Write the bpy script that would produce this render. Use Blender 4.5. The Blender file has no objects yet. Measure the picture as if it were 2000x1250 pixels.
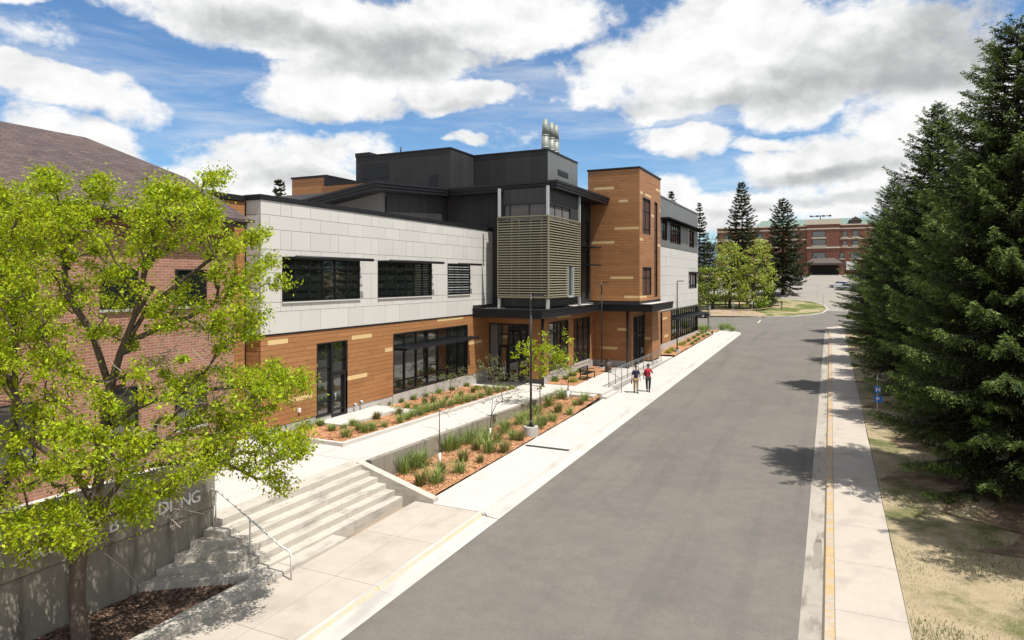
import bpy, math, random
from mathutils import Vector, Matrix
R = math.radians
scene = bpy.context.scene
# ------------------------------------------------------------------ camera
F, HX, HY, CZ = 1300.0, 1000.0, 544.0, 6.9          # focal length etc. in pixels of the 2000x1250 photograph
TH = math.atan2(622, 1300)
cam = bpy.data.cameras.new('camera'); camo = bpy.data.objects.new('camera', cam)
scene.collection.objects.link(camo); scene.camera = camo
camo.location = (0, 0, CZ); camo.rotation_euler = (R(90), 0, TH)
cam.sensor_width = 36; cam.lens = 36 * F / 2000; cam.shift_y = -(625 - HY) / 2000
cam.clip_start = .1; cam.clip_end = 9000
# ------------------------------------------------------------------ exposure
scene.view_settings.view_transform = 'Standard'; scene.view_settings.look = 'None'
scene.view_settings.gamma = 1; scene.view_settings.exposure = 0.36
scene.cycles.max_bounces = 6; scene.cycles.transparent_max_bounces = 8
# ------------------------------------------------------------------ sun
SD = Vector((.46, -.13, 1)).normalized()
sun = bpy.data.lights.new('sun', 'SUN'); sun.energy = 5.0; sun.angle = R(.53); sun.color = (1, .965, .9)
suno = bpy.data.objects.new('sun', sun); scene.collection.objects.link(suno)
suno.rotation_euler = SD.to_track_quat('Z', 'Y').to_euler(); suno.location = (20, -10, 60)
# ------------------------------------------------------------------ world
W = bpy.data.worlds.new('World'); scene.world = W; W.use_nodes = True
nt = W.node_tree; nt.nodes.clear(); NL = nt.links
def nd(t, **k):
    n = nt.nodes.new(t)
    for a, b in k.items(): setattr(n, a, b)
    return n
def mth(op, a, b=None, c=None, clamp=False):
    n = nd('ShaderNodeMath', operation=op, use_clamp=clamp)
    for i, v in enumerate((a, b, c)):
        if v is None: continue
        if isinstance(v, (int, float)): n.inputs[i].default_value = v
        else: NL.new(v, n.inputs[i])
    return n.outputs[0]
sky = nd('ShaderNodeTexSky', sky_type='NISHITA'); sky.sun_disc = False
sky.sun_elevation = math.asin(SD.z); sky.sun_rotation = math.atan2(SD.x, SD.y); sky.altitude = 1700
sky.air_density = 1.3; sky.dust_density = .4; sky.ozone_density = 2.2
tc = nd('ShaderNodeTexCoord')
rot = nd('ShaderNodeVectorRotate', rotation_type='Z_AXIS'); rot.inputs['Angle'].default_value = -TH
NL.new(tc.outputs['Generated'], rot.inputs['Vector'])
sep = nd('ShaderNodeSeparateXYZ'); NL.new(rot.outputs[0], sep.inputs[0])
az = mth('ARCTAN2', sep.outputs[0], sep.outputs[1])
el = mth('ARCSINE', sep.outputs[2])
cmb = nd('ShaderNodeCombineXYZ'); NL.new(az, cmb.inputs[0]); NL.new(mth('MULTIPLY', el, 1.45), cmb.inputs[1])
def noise(scale, detail, rough, off=(0, 0, 0), dist=0, vec=None):
    m = nd('ShaderNodeVectorMath', operation='ADD'); NL.new(vec or cmb.outputs[0], m.inputs[0]); m.inputs[1].default_value = off
    n = nd('ShaderNodeTexNoise'); NL.new(m.outputs[0], n.inputs['Vector'])
    n.inputs['Scale'].default_value = scale; n.inputs['Detail'].default_value = detail
    n.inputs['Roughness'].default_value = rough; n.inputs['Distortion'].default_value = dist
    return n.outputs['Fac']
n1 = noise(4.2, 9, .6, (3.1, 1.7, .4), .25); n2 = noise(14, 8, .62, (7.7, 2.2, 5.1), .2); n3 = noise(6, 6, .55, (1.3, 9.2, 2.7), .1)
wa = mth('MULTIPLY', mth('SUBTRACT', noise(3.6, 5, .6, (5, 5, 5)), .5), .17)
wb = mth('MULTIPLY', mth('SUBTRACT', noise(3.6, 5, .6, (15, 2, 9)), .5), .11)
azw = mth('ADD', az, wa); elw = mth('ADD', el, wb)
def blobs(lst, ax, ey):
    acc = None
    for (cx, cy, rx, ry, w) in lst:
        a = math.atan((cx - HX) / F); e = math.atan((HY - cy) / F * math.cos(a))
        ra = rx / F * math.cos(a) ** 2; re = ry / F * math.cos(a)
        dx = mth('MULTIPLY', mth('SUBTRACT', ax, a), 1 / ra); dy = mth('MULTIPLY', mth('SUBTRACT', ey, e), 1 / re)
        d2 = mth('ADD', mth('MULTIPLY', dx, dx), mth('MULTIPLY', dy, dy))
        v = mth('MULTIPLY', mth('MAXIMUM', mth('SUBTRACT', 1.25, d2), 0), w)
        acc = v if acc is None else mth('MAXIMUM', acc, v)
    return acc
WH = [(120, 175, 190, 45, 1), (270, 195, 90, 62, 1), (150, 265, 190, 55, 1), (60, 330, 200, 60, 1), (550, 300, 210, 58, 1), (400, 340, 230, 48, 1), (560, 350, 200, 40, 1), (690, 300, 110, 50, .8),
      (640, 175, 160, 70, 1), (600, 40, 330, 65, 1), (850, 185, 120, 42, 1), (930, 185, 70, 30, .9), (760, 90, 210, 85, 1), (950, 40, 260, 62, 1),
      (1240, 150, 180, 80, 1), (1420, 90, 260, 110, 1), (1650, 100, 330, 110, 1), (1150, 195, 80, 36, .9), (1900, 250, 300, 210, 1), (1330, 268, 115, 42, 1), (1500, 268, 100, 22, .8),
      (1600, 325, 175, 72, 1), (1750, 270, 120, 80, 1), (1500, 410, 330, 52, .9), (1320, 390, 70, 60, .8), (905, 278, 50, 16, .7), (30, 5, 90, 16, .8), (1560, 190, 200, 50, .8), (1230, 395, 160, 40, .5)]
GR = [(560, 50, 260, 34, .8), (760, 90, 170, 62, 1), (930, 110, 60, 30, .5), (1740, 130, 330, 70, 1), (1500, 165, 240, 30, .7), (1900, 60, 180, 80, .9), (1620, 350, 150, 24, .9), (1500, 365, 80, 12, .6), (190, 218, 150, 16, .35),
      (600, 225, 130, 22, .35), (560, 345, 150, 20, .4), (1340, 298, 90, 10, .35), (1600, 410, 260, 16, .6), (1200, 195, 150, 16, .35), (1880, 330, 90, 50, .45), (100, 290, 150, 14, .3), (860, 215, 110, 10, .35)]
cov = blobs(WH, azw, elw)
side = mth('MULTIPLY', mth('GREATER_THAN', mth('ABSOLUTE', az), .72), .75)
cov = mth('MAXIMUM', cov, mth('MULTIPLY', side, mth('MULTIPLY', n1, 1.5)))
n4 = noise(34, 7, .65, (4.4, 8.1, 2.0), .15)
den = mth('ADD', mth('MINIMUM', cov, .95), mth('ADD', mth('MULTIPLY', mth('SUBTRACT', n1, .5), 1.9), mth('ADD', mth('MULTIPLY', mth('SUBTRACT', n2, .5), 1.5), mth('MULTIPLY', mth('SUBTRACT', n4, .5), .55))))
relief = mth('SUBTRACT', noise(11, 9, .58, (2.2, 6.1, 1.0), .2), noise(11, 9, .58, (2.2 - .012, 6.1 + .028, 1.0), .2))
def sm(v, lo, hi):
    n = nd('ShaderNodeMapRange', interpolation_type='SMOOTHSTEP'); NL.new(v, n.inputs['Value'])
    n.inputs['From Min'].default_value = lo; n.inputs['From Max'].default_value = hi
    return n.outputs[0]
mask = sm(den, .12, .72)
vs = nd('ShaderNodeVectorMath', operation='MULTIPLY'); NL.new(cmb.outputs[0], vs.inputs[0]); vs.inputs[1].default_value = (.7, 3.2, 1)
thin = mth('MULTIPLY', sm(noise(4, 8, .62, (2, 4, 1), .4, vs.outputs[0]), .42, .78), .62)
mask = mth('MAXIMUM', mask, thin)
gray = mth('ADD', blobs(GR, azw, mth('ADD', elw, .0)), mth('ADD', mth('MULTIPLY', mth('SUBTRACT', n3, .42), 1.1), mth('ADD', mth('MULTIPLY', mth('SUBTRACT', n2, .5), .3), mth('MULTIPLY', relief, 2.2))))
gray = sm(gray, -.25, 1.7)
cr = nd('ShaderNodeValToRGB'); NL.new(gray, cr.inputs[0])
cr.color_ramp.elements[0].color = (7.9, 7.9, 7.85, 1); cr.color_ramp.elements[1].color = (3.5, 3.6, 3.65, 1)
e_ = cr.color_ramp.elements.new(.35); e_.color = (6.2, 6.25, 6.3, 1)
skc = nd('ShaderNodeMix', data_type='RGBA', blend_type='MULTIPLY'); skc.inputs[0].default_value = 1
NL.new(sky.outputs[0], skc.inputs[6]); skc.inputs[7].default_value = (.66, .87, 1.04, 1)
mx = nd('ShaderNodeMix', data_type='RGBA'); NL.new(mask, mx.inputs[0]); NL.new(skc.outputs[2], mx.inputs[6]); NL.new(cr.outputs[0], mx.inputs[7])
bg = nd('ShaderNodeBackground'); bg.inputs['Strength'].default_value = .1; NL.new(mx.outputs[2], bg.inputs['Color'])
wo = nd('ShaderNodeOutputWorld'); NL.new(bg.outputs[0], wo.inputs[0])

# ------------------------------------------------------------------ measuring helpers: where a ray meets a known plane of the place
fw = Vector((-math.sin(TH), math.cos(TH), 0)); rt = Vector((math.cos(TH), math.sin(TH), 0)); up = Vector((0, 0, 1)); C0 = Vector((0, 0, CZ))
def ray(x, y): return fw + rt * ((x - HX) / F) + up * ((HY - y) / F)
def atz(x, y, z): r = ray(x, y); return C0 + r * ((z - CZ) / r.z)
def atX(x, y, X): r = ray(x, y); return C0 + r * (X / r.x)
def atY(x, y, Y): r = ray(x, y); return C0 + r * (Y / r.y)
def S(Y): return -1.0 + .0173 * (Y - 19.8)                       # pavement level along the street
TP = [(-400, -8.2), (110, .41), (125, 1.1), (150, 3.5), (205, 8.2), (320, 10), (5000, 90)]
def T(Y):                                                         # roadway level, rising towards the far building
    if Y <= 110: return -1.15 + .0173 * (Y - 19.8)
    for (a, za), (b, zb) in zip(TP[1:], TP[2:]):
        if Y <= b: return za + (zb - za) * (Y - a) / (b - a)
    return 90
def onS(x, y):
    r = ray(x, y); t = (-1 - .0173 * 19.8 - CZ) / (r.z - .0173 * r.y); return C0 + r * t
def onT(x, y):
    r = ray(x, y); t = 5.0
    while t < 600:
        p = C0 + r * t
        if p.z < T(p.y): return p
        t += .25
    return p
# ------------------------------------------------------------------ object helpers
COL = scene.collection
def tag(o, label=None, cat=None, group=None, kind=None):
    if label: o['label'] = label
    if cat: o['category'] = cat
    if group: o['group'] = group
    if kind: o['kind'] = kind
    return o
def empty(name, loc, label=None, cat=None, group=None, rz=0):
    o = bpy.data.objects.new(name, None); COL.objects.link(o); o.location = loc; o.rotation_euler = (0, 0, rz); o.empty_display_size = .2
    return tag(o, label, cat, group)
def copy_tree(o, parent=None):
    c = o.copy(); COL.objects.link(c); c.parent = parent
    for ch in list(o.children): copy_tree(ch, c)
    return c
def org(o):
    v = Vector((0, 0, 0))
    while o is not None: v += o.location; o = o.parent
    return v
class MB:
    def __init__(s): s.v = []; s.f = []; s.m = []; s.t = []; s.sm = []
    def face(s, pts, m=0, t=None, smooth=False):
        i = len(s.v); s.v += [tuple(p) for p in pts]; s.f.append(tuple(range(i, i + len(pts)))); s.m.append(m); s.t.append(random.random() if t is None else t); s.sm.append(smooth)
    def mesh(s, vs, fs, m=0, t=None, smooth=False):
        i = len(s.v); s.v += [tuple(p) for p in vs]
        for f in fs: s.f.append(tuple(i + k for k in f)); s.m.append(m); s.t.append(.5 if t is None else t); s.sm.append(smooth)
    def box(s, x0, x1, y0, y1, z0, z1, m=0, t=None):
        if t is None: t = random.random()
        x0, x1 = sorted((x0, x1)); y0, y1 = sorted((y0, y1)); z0, z1 = sorted((z0, z1))
        v = [(x, y, z) for z in (z0, z1) for y in (y0, y1) for x in (x0, x1)]
        s.mesh(v, [(0, 2, 3, 1), (4, 5, 7, 6), (0, 1, 5, 4), (2, 6, 7, 3), (0, 4, 6, 2), (1, 3, 7, 5)], m, t)
    def hexa(s, v, m=0, t=None):      # 4 bottom points then 4 top points, both anticlockwise
        s.mesh(v, [(3, 2, 1, 0), (4, 5, 6, 7), (0, 1, 5, 4), (1, 2, 6, 5), (2, 3, 7, 6), (3, 0, 4, 7)], m, t)
    def prism(s, poly, z0, z1, m=0, t=None):   # polygon anticlockwise; z may be numbers or functions
        g = lambda z, p: z(p) if callable(z) else z
        n = len(poly); v = [(p[0], p[1], g(z0, p)) for p in poly] + [(p[0], p[1], g(z1, p)) for p in poly]
        s.mesh(v, [tuple(range(n - 1, -1, -1)), tuple(range(n, 2 * n))] + [(i, (i + 1) % n, n + (i + 1) % n, n + i) for i in range(n)], m, t)
    def tube(s, pts, rad, n=8, m=0, caps=True, t=None, smooth=True):
        pts = [Vector(p) for p in pts]; k = len(pts)
        if not isinstance(rad, (list, tuple)): rad = [rad] * k
        vs = []; d0 = None; a = None
        for i, p in enumerate(pts):
            d = (pts[min(i + 1, k - 1)] - pts[max(i - 1, 0)]).normalized()
            if a is None:
                a = d.orthogonal().normalized()
            else:
                a = (a - d * a.dot(d)); a = a.normalized() if a.length > 1e-6 else d.orthogonal().normalized()
            b = d.cross(a)
            for j in range(n):
                q = 2 * math.pi * j / n; vs.append(p + (a * math.cos(q) + b * math.sin(q)) * rad[i])
        fs = [(i * n + j, i * n + (j + 1) % n, (i + 1) * n + (j + 1) % n, (i + 1) * n + j) for i in range(k - 1) for j in range(n)]
        if caps: fs += [tuple(range(n - 1, -1, -1)), tuple(range((k - 1) * n, k * n))]
        s.mesh(vs, fs, m, t, smooth)
    def build(s, name, mats, parent=None, label=None, cat=None, group=None, kind=None, at=None):
        o = Vector((0, 0, 0))
        if parent is not None: o = org(parent)
        if at is not None: o = Vector(at)
        me = bpy.data.meshes.new(name)
        me.from_pydata([(x - o.x, y - o.y, z - o.z) for x, y, z in s.v], [], s.f)
        if not isinstance(mats, (list, tuple)): mats = [mats]
        for m in mats: me.materials.append(m)
        me.polygons.foreach_set('material_index', s.m); me.polygons.foreach_set('use_smooth', s.sm)
        at_ = me.attributes.new('tone', 'FLOAT', 'FACE'); at_.data.foreach_set('value', s.t)
        me.update(); ob = bpy.data.objects.new(name, me); COL.objects.link(ob)
        if parent is not None: ob.parent = parent
        elif at is not None: ob.location = o
        return tag(ob, label, cat, group, kind)
def bx(name, mat, parent, *a, **k):
    b = MB(); b.box(*a); return b.build(name, mat, parent, **k)
# ------------------------------------------------------------------ materials
def mat(name, col, rough=.7, var=.12, scale=2.0, tone=0.0, bump=0.0, bscale=40, metal=0, spec=.4, stretch=(1, 1, 1), col2=None, mix=(.4, .6), mscale=1.0, trans=0, hue=0, streak=None, fine=0):
    m = bpy.data.materials.new(name); m.use_nodes = True; t = m.node_tree; L = t.links; p = t.nodes['Principled BSDF']
    p.inputs['Roughness'].default_value = rough; p.inputs['Metallic'].default_value = metal; p.inputs['Specular IOR Level'].default_value = spec
    g = t.nodes.new('ShaderNodeNewGeometry')
    mp = t.nodes.new('ShaderNodeVectorMath'); mp.operation = 'MULTIPLY'; mp.inputs[1].default_value = stretch; L.new(g.outputs['Position'], mp.inputs[0])
    def nz(sc, det=6, rg=.6):
        n = t.nodes.new('ShaderNodeTexNoise'); n.inputs['Scale'].default_value = sc; n.inputs['Detail'].default_value = det; n.inputs['Roughness'].default_value = rg
        L.new(mp.outputs[0], n.inputs['Vector']); return n.outputs['Fac']
    def mul(a, b, c):
        n = t.nodes.new('ShaderNodeMath'); n.operation = 'MULTIPLY_ADD'; L.new(a, n.inputs[0]); n.inputs[1].default_value = b; n.inputs[2].default_value = c; return n.outputs[0]
    base = None
    if col2:
        r = t.nodes.new('ShaderNodeMapRange'); r.interpolation_type = 'SMOOTHSTEP'; L.new(nz(mscale, 8, .65), r.inputs['Value'])
        r.inputs['From Min'].default_value = mix[0]; r.inputs['From Max'].default_value = mix[1]
        x = t.nodes.new('ShaderNodeMix'); x.data_type = 'RGBA'; L.new(r.outputs[0], x.inputs[0]); x.inputs[6].default_value = (*col, 1); x.inputs[7].default_value = (*col2, 1); base = x.outputs[2]
    f = mul(nz(scale), 2 * var, 1 - var)
    if fine:
        n = t.nodes.new('ShaderNodeMath'); n.operation = 'MULTIPLY'; L.new(f, n.inputs[0]); L.new(mul(nz(26, 4, .9), 2 * fine, 1 - fine), n.inputs[1]); f = n.outputs[0]
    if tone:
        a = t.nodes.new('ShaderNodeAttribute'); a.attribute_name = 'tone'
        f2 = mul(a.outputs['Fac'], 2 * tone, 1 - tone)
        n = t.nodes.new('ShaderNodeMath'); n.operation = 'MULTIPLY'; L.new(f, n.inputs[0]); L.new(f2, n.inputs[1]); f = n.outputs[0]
    if streak:                     # dirt runs and stains with a shape of their own
        sv = t.nodes.new('ShaderNodeVectorMath'); sv.operation = 'MULTIPLY'; sv.inputs[1].default_value = streak[1]; L.new(g.outputs['Position'], sv.inputs[0])
        sn = t.nodes.new('ShaderNodeTexNoise'); sn.inputs['Scale'].default_value = 1; sn.inputs['Detail'].default_value = 5; L.new(sv.outputs[0], sn.inputs['Vector'])
        sr = t.nodes.new('ShaderNodeMapRange'); L.new(sn.outputs['Fac'], sr.inputs['Value']); sr.inputs['From Min'].default_value = .52; sr.inputs['From Max'].default_value = .72
        sr.inputs['To Min'].default_value = 1; sr.inputs['To Max'].default_value = 1 - streak[0]
        n = t.nodes.new('ShaderNodeMath'); n.operation = 'MULTIPLY'; L.new(f, n.inputs[0]); L.new(sr.outputs[0], n.inputs[1]); f = n.outputs[0]
    v = t.nodes.new('ShaderNodeVectorMath'); v.operation = 'SCALE'; L.new(f, v.inputs['Scale'])
    if base is not None: L.new(base, v.inputs[0])
    else: v.inputs[0].default_value = col
    out = v.outputs[0]
    if hue:
        h = t.nodes.new('ShaderNodeHueSaturation'); L.new(out, h.inputs['Color'])
        a = t.nodes.new('ShaderNodeAttribute'); a.attribute_name = 'tone'
        w = t.nodes.new('ShaderNodeMath'); w.operation = 'MULTIPLY'; L.new(a.outputs['Fac'], w.inputs[0]); w.inputs[1].default_value = 7.13
        fr = t.nodes.new('ShaderNodeMath'); fr.operation = 'FRACT'; L.new(w.outputs[0], fr.inputs[0])
        L.new(mul(fr.outputs[0], hue, .5 - hue / 2), h.inputs['Hue']); out = h.outputs[0]
    L.new(out, p.inputs['Base Color'])
    if bump:
        b = t.nodes.new('ShaderNodeBump'); b.inputs['Strength'].default_value = bump; b.inputs['Distance'].default_value = .02
        L.new(nz(bscale, 4, .7), b.inputs['Height']); L.new(b.outputs[0], p.inputs['Normal'])
    if trans:
        o = t.nodes['Material Output']; tr = t.nodes.new('ShaderNodeBsdfTranslucent'); L.new(out, tr.inputs[0])
        ms = t.nodes.new('ShaderNodeMixShader'); ms.inputs[0].default_value = trans; L.new(p.outputs[0], ms.inputs[1]); L.new(tr.outputs[0], ms.inputs[2]); L.new(ms.outputs[0], o.inputs[0])
    return m
def brickmat(name, c1, c2, mortar, w, h, ms=.012, axis='X', rough=.85):
    m = bpy.data.materials.new(name); m.use_nodes = True; t = m.node_tree; L = t.links; p = t.nodes['Principled BSDF']; p.inputs['Roughness'].default_value = rough; p.inputs['Specular IOR Level'].default_value = .2
    g = t.nodes.new('ShaderNodeNewGeometry'); s = t.nodes.new('ShaderNodeSeparateXYZ'); L.new(g.outputs['Position'], s.inputs[0])
    ad = t.nodes.new('ShaderNodeMath'); ad.operation = 'ADD'; L.new(s.outputs[0], ad.inputs[0]); L.new(s.outputs[1], ad.inputs[1])
    c = t.nodes.new('ShaderNodeCombineXYZ'); L.new(ad.outputs[0], c.inputs[0]); L.new(s.outputs[2], c.inputs[1])
    b = t.nodes.new('ShaderNodeTexBrick'); L.new(c.outputs[0], b.inputs['Vector'])
    b.inputs['Color1'].default_value = (*c1, 1); b.inputs['Color2'].default_value = (*c2, 1); b.inputs['Mortar'].default_value = (*mortar, 1)
    b.inputs['Scale'].default_value = 1; b.inputs['Mortar Size'].default_value = ms; b.inputs['Brick Width'].default_value = w; b.inputs['Row Height'].default_value = h; b.inputs['Mortar Smooth'].default_value = .3
    n = t.nodes.new('ShaderNodeTexNoise'); n.inputs['Scale'].default_value = 2.5; n.inputs['Detail'].default_value = 7; L.new(g.outputs['Position'], n.inputs['Vector'])
    mu = t.nodes.new('ShaderNodeMath'); mu.operation = 'MULTIPLY_ADD'; L.new(n.outputs['Fac'], mu.inputs[0]); mu.inputs[1].default_value = .5; mu.inputs[2].default_value = .75
    v = t.nodes.new('ShaderNodeVectorMath'); v.operation = 'SCALE'; L.new(b.outputs['Color'], v.inputs[0]); L.new(mu.outputs[0], v.inputs['Scale']); L.new(v.outputs[0], p.inputs['Base Color'])
    bu = t.nodes.new('ShaderNodeBump'); bu.inputs['Strength'].default_value = .4; bu.inputs['Distance'].default_value = .01; bu.invert = True; L.new(b.outputs['Fac'], bu.inputs['Height']); L.new(bu.outputs[0], p.inputs['Normal'])
    return m
M = {}
M['conc'] = mat('new_concrete', (.49, .458, .42), .85, .06, 1.2, tone=.03, bump=.15, bscale=60, spec=.2, streak=(.1, (.9, .5, .9)), fine=.12)
M['conc_old'] = mat('old_concrete', (.42, .37, .312), .9, .12, 1.6, tone=.05, bump=.25, bscale=50, spec=.2, streak=(.2, (.9, .7, 2)), fine=.2)
M['conc_step'] = mat('step_concrete', (.45, .41, .35), .9, .14, 3, tone=.04, bump=.3, bscale=45, spec=.2, streak=(.3, (2.5, 1.2, 6)), fine=.3)
M['conc_wall'] = mat('cast_wall_concrete', (.25, .225, .18), .9, .2, 1.3, bump=.35, bscale=25, spec=.2, streak=(.5, (3, 3, .45)), fine=.3)
M['conc_base'] = mat('foundation_concrete', (.42, .4, .37), .9, .12, 2, tone=.04, bump=.2, bscale=50, spec=.2, streak=(.2, (2, 2, .6)))
M['gutter'] = mat('gutter_concrete', (.47, .44, .40), .85, .1, 2, tone=.05, bump=.2, bscale=50, spec=.2, streak=(.2, (2, .4, 1)))
M['gutter_old'] = mat('worn_gutter_concrete', (.36, .32, .27), .9, .2, 3, tone=.08, bump=.4, bscale=30, spec=.2, streak=(.45, (3, .8, 1)), fine=.35)
M['yellow'] = mat('worn_yellow_paint', (.45, .30, .13), .7, .25, 6, bump=.2, col2=(.38, .33, .27), mix=(.38, .62), mscale=2.5)
M['paleyel'] = mat('faded_yellow_paint', (.47, .40, .22), .8, .15, 6, col2=(.42, .38, .32), mix=(.35, .6), mscale=5)
M['line'] = mat('worn_road_paint', (.55, .5, .36), .8, .2, 6)
M['soil'] = mat('soil', (.26, .2, .15), .95, .3, 3, bump=.6, bscale=20, spec=.1)
M['gray'] = mat('grey_fibre_cement', (.525, .51, .475), .6, .03, .7, tone=.035, spec=.3)
M['joint'] = mat('panel_joint', (.13, .125, .12), .8)
M['wood'] = mat('wood_tone_siding', (.345, .163, .068), .55, .12, 5, tone=.1, spec=.3, stretch=(1, 1, 9), col2=(.295, .136, .053), mix=(.35, .65), mscale=1.6)
M['tan'] = mat('tan_siding', (.6, .43, .21), .55, .05, 6, tone=.04, spec=.3)
M['woodj'] = mat('siding_joint', (.07, .03, .015), .8)
M['black'] = mat('black_metal', (.02, .02, .023), .42, .1, 2, tone=.1, spec=.5)
M['seam'] = mat('charcoal_metal_panel', (.034, .033, .033), .55, .08, 1, tone=.12, spec=.22)
M['graymetal'] = mat('grey_metal_siding', (.125, .13, .127), .45, .05, 1, tone=.06, spec=.5)
M['fascia'] = mat('charcoal_fascia', (.016, .016, .018), .5, .1, 2, tone=.2, spec=.25)
M['galv'] = mat('galvanised_steel', (.42, .44, .44), .45, .1, 5, metal=.2)
M['olive'] = mat('olive_louver_metal', (.2, .182, .118), .5, .06, 3, tone=.05, spec=.4)
M['stack'] = mat('painted_steel_stack', (.22, .23, .2), .45, .08, 3, spec=.5)
M['gravel'] = mat('roof_gravel', (.5, .46, .43), .95, .3, 15, bump=.5, bscale=60)
M['frame'] = mat('black_window_frame', (.012, .012, .013), .4, .05, 2)
M['inside'] = mat('dim_interior', (.03, .028, .026), .9, .5, 1.5)
M['shingle'] = brickmat('asphalt_shingles', (.125, .09, .08), (.08, .062, .062), (.05, .04, .04), .34, .085, .008)
M['brick'] = brickmat('orange_brown_brick', (.31, .145, .095), (.24, .105, .07), (.34, .26, .2), .3, .1, .012)
M['redbrick'] = brickmat('dark_red_brick', (.19, .075, .05), (.14, .052, .036), (.2, .13, .1), .5, .16, .02)
M['brown'] = mat('dark_brown_trim', (.07, .052, .045), .6)
M['cream'] = mat('cream_stone', (.55, .5, .4), .8, .08, 2)
M['greenroof'] = mat('weathered_green_metal', (.16, .22, .18), .6, .1, .5, tone=.1)
M['bark'] = mat('grey_brown_bark', (.12, .092, .072), .95, .4, 9, bump=1.0, bscale=22, stretch=(1.6, 1.6, .35), spec=.1)
M['twig'] = mat('grey_dry_twigs', (.3, .25, .2), .9, .2, 5)
M['darkbark'] = mat('dark_branch_bark', (.055, .042, .035), .95, .3, 8, bump=.6, bscale=30, spec=.1)
M['leaf'] = mat('lime_green_leaves', (.335, .41, .014), .5, .1, 2, tone=.5, hue=.05, trans=.45, spec=.25)
M['leaf2'] = mat('fresh_green_leaves', (.2, .27, .03), .5, .15, 3, tone=.35, hue=.04, trans=.4, spec=.25)
M['leaf3'] = mat('grey_green_leaves', (.17, .2, .08), .55, .15, 3, tone=.35, hue=.04, trans=.3, spec=.25)
M['willow'] = mat('pale_willow_leaves', (.34, .40, .06), .6, .25, .4, tone=.35, hue=.04, trans=.35, spec=.2)
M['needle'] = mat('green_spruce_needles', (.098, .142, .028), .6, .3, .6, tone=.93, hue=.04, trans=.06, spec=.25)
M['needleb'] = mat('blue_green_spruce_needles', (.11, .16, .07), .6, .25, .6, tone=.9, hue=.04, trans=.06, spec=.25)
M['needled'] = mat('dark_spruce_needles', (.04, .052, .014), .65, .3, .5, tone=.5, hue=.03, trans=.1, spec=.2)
M['grassb'] = mat('ornamental_grass_blades', (.21, .285, .075), .6, .2, 3, tone=.55, hue=.06, trans=.3, spec=.25)
M['grasst'] = mat('olive_grass_blades', (.2, .2, .06), .6, .2, 3, tone=.45, hue=.06, trans=.3, spec=.25)
M['shrub'] = mat('yellow_green_shrub_leaves', (.34, .36, .05), .55, .2, 4, tone=.4, hue=.05, trans=.35)
M['white'] = mat('white_plastic', (.75, .74, .7), .5, .04)
M['blue'] = mat('blue_sign_face', (.02, .13, .5), .4, .03)
M['letter'] = mat('pale_metal_letters', (.62, .6, .56), .5, .05)
M['railgrey'] = mat('grey_painted_rail', (.16, .165, .165), .5, .08)
M['rubber'] = mat('black_rubber', (.015, .015, .016), .7)
M['weather'] = mat('weathered_timber', (.09, .065, .05), .9, .3, 5)
def glassmat(name, tint=(.012, .015, .014), refl=.25):
    m = bpy.data.materials.new(name); m.use_nodes = True; t = m.node_tree; L = t.links; p = t.nodes['Principled BSDF']
    p.inputs['Base Color'].default_value = (*tint, 1); p.inputs['Roughness'].default_value = .02; p.inputs['IOR'].default_value = 2.1
    p.inputs['Specular IOR Level'].default_value = .5; p.inputs['Coat Weight'].default_value = refl; p.inputs['Coat Roughness'].default_value = .01
    g = t.nodes.new('ShaderNodeNewGeometry'); n = t.nodes.new('ShaderNodeTexNoise'); n.inputs['Scale'].default_value = 1.1; n.inputs['Detail'].default_value = 1; L.new(g.outputs['Position'], n.inputs['Vector'])
    b = t.nodes.new('ShaderNodeBump'); b.inputs['Strength'].default_value = .12; b.inputs['Distance'].default_value = .03; L.new(n.outputs['Fac'], b.inputs['Height']); L.new(b.outputs[0], p.inputs['Normal']); L.new(b.outputs[0], p.inputs['Coat Normal'])
    return m
M['glass'] = glassmat('dark_window_glass')
M['carglass'] = glassmat('car_glass', (.01, .01, .012), 1)
def asphalt():
    m = mat('asphalt', (.162, .145, .126),   .92, .17, 2.2, bump=.35, bscale=90, spec=.2, streak=(.13, (1.1, .05, 1)), col2=(.142, .128, .112), mix=(.35, .65), mscale=.3, tone=0, fine=.62)
    return m
M['asphalt'] = asphalt()
M['lot'] = mat('pale_worn_asphalt', (.26, .235, .205), .95, .1, .3, bump=.3, bscale=60, spec=.15, streak=(.15, (.1, .3, 1)))
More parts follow.
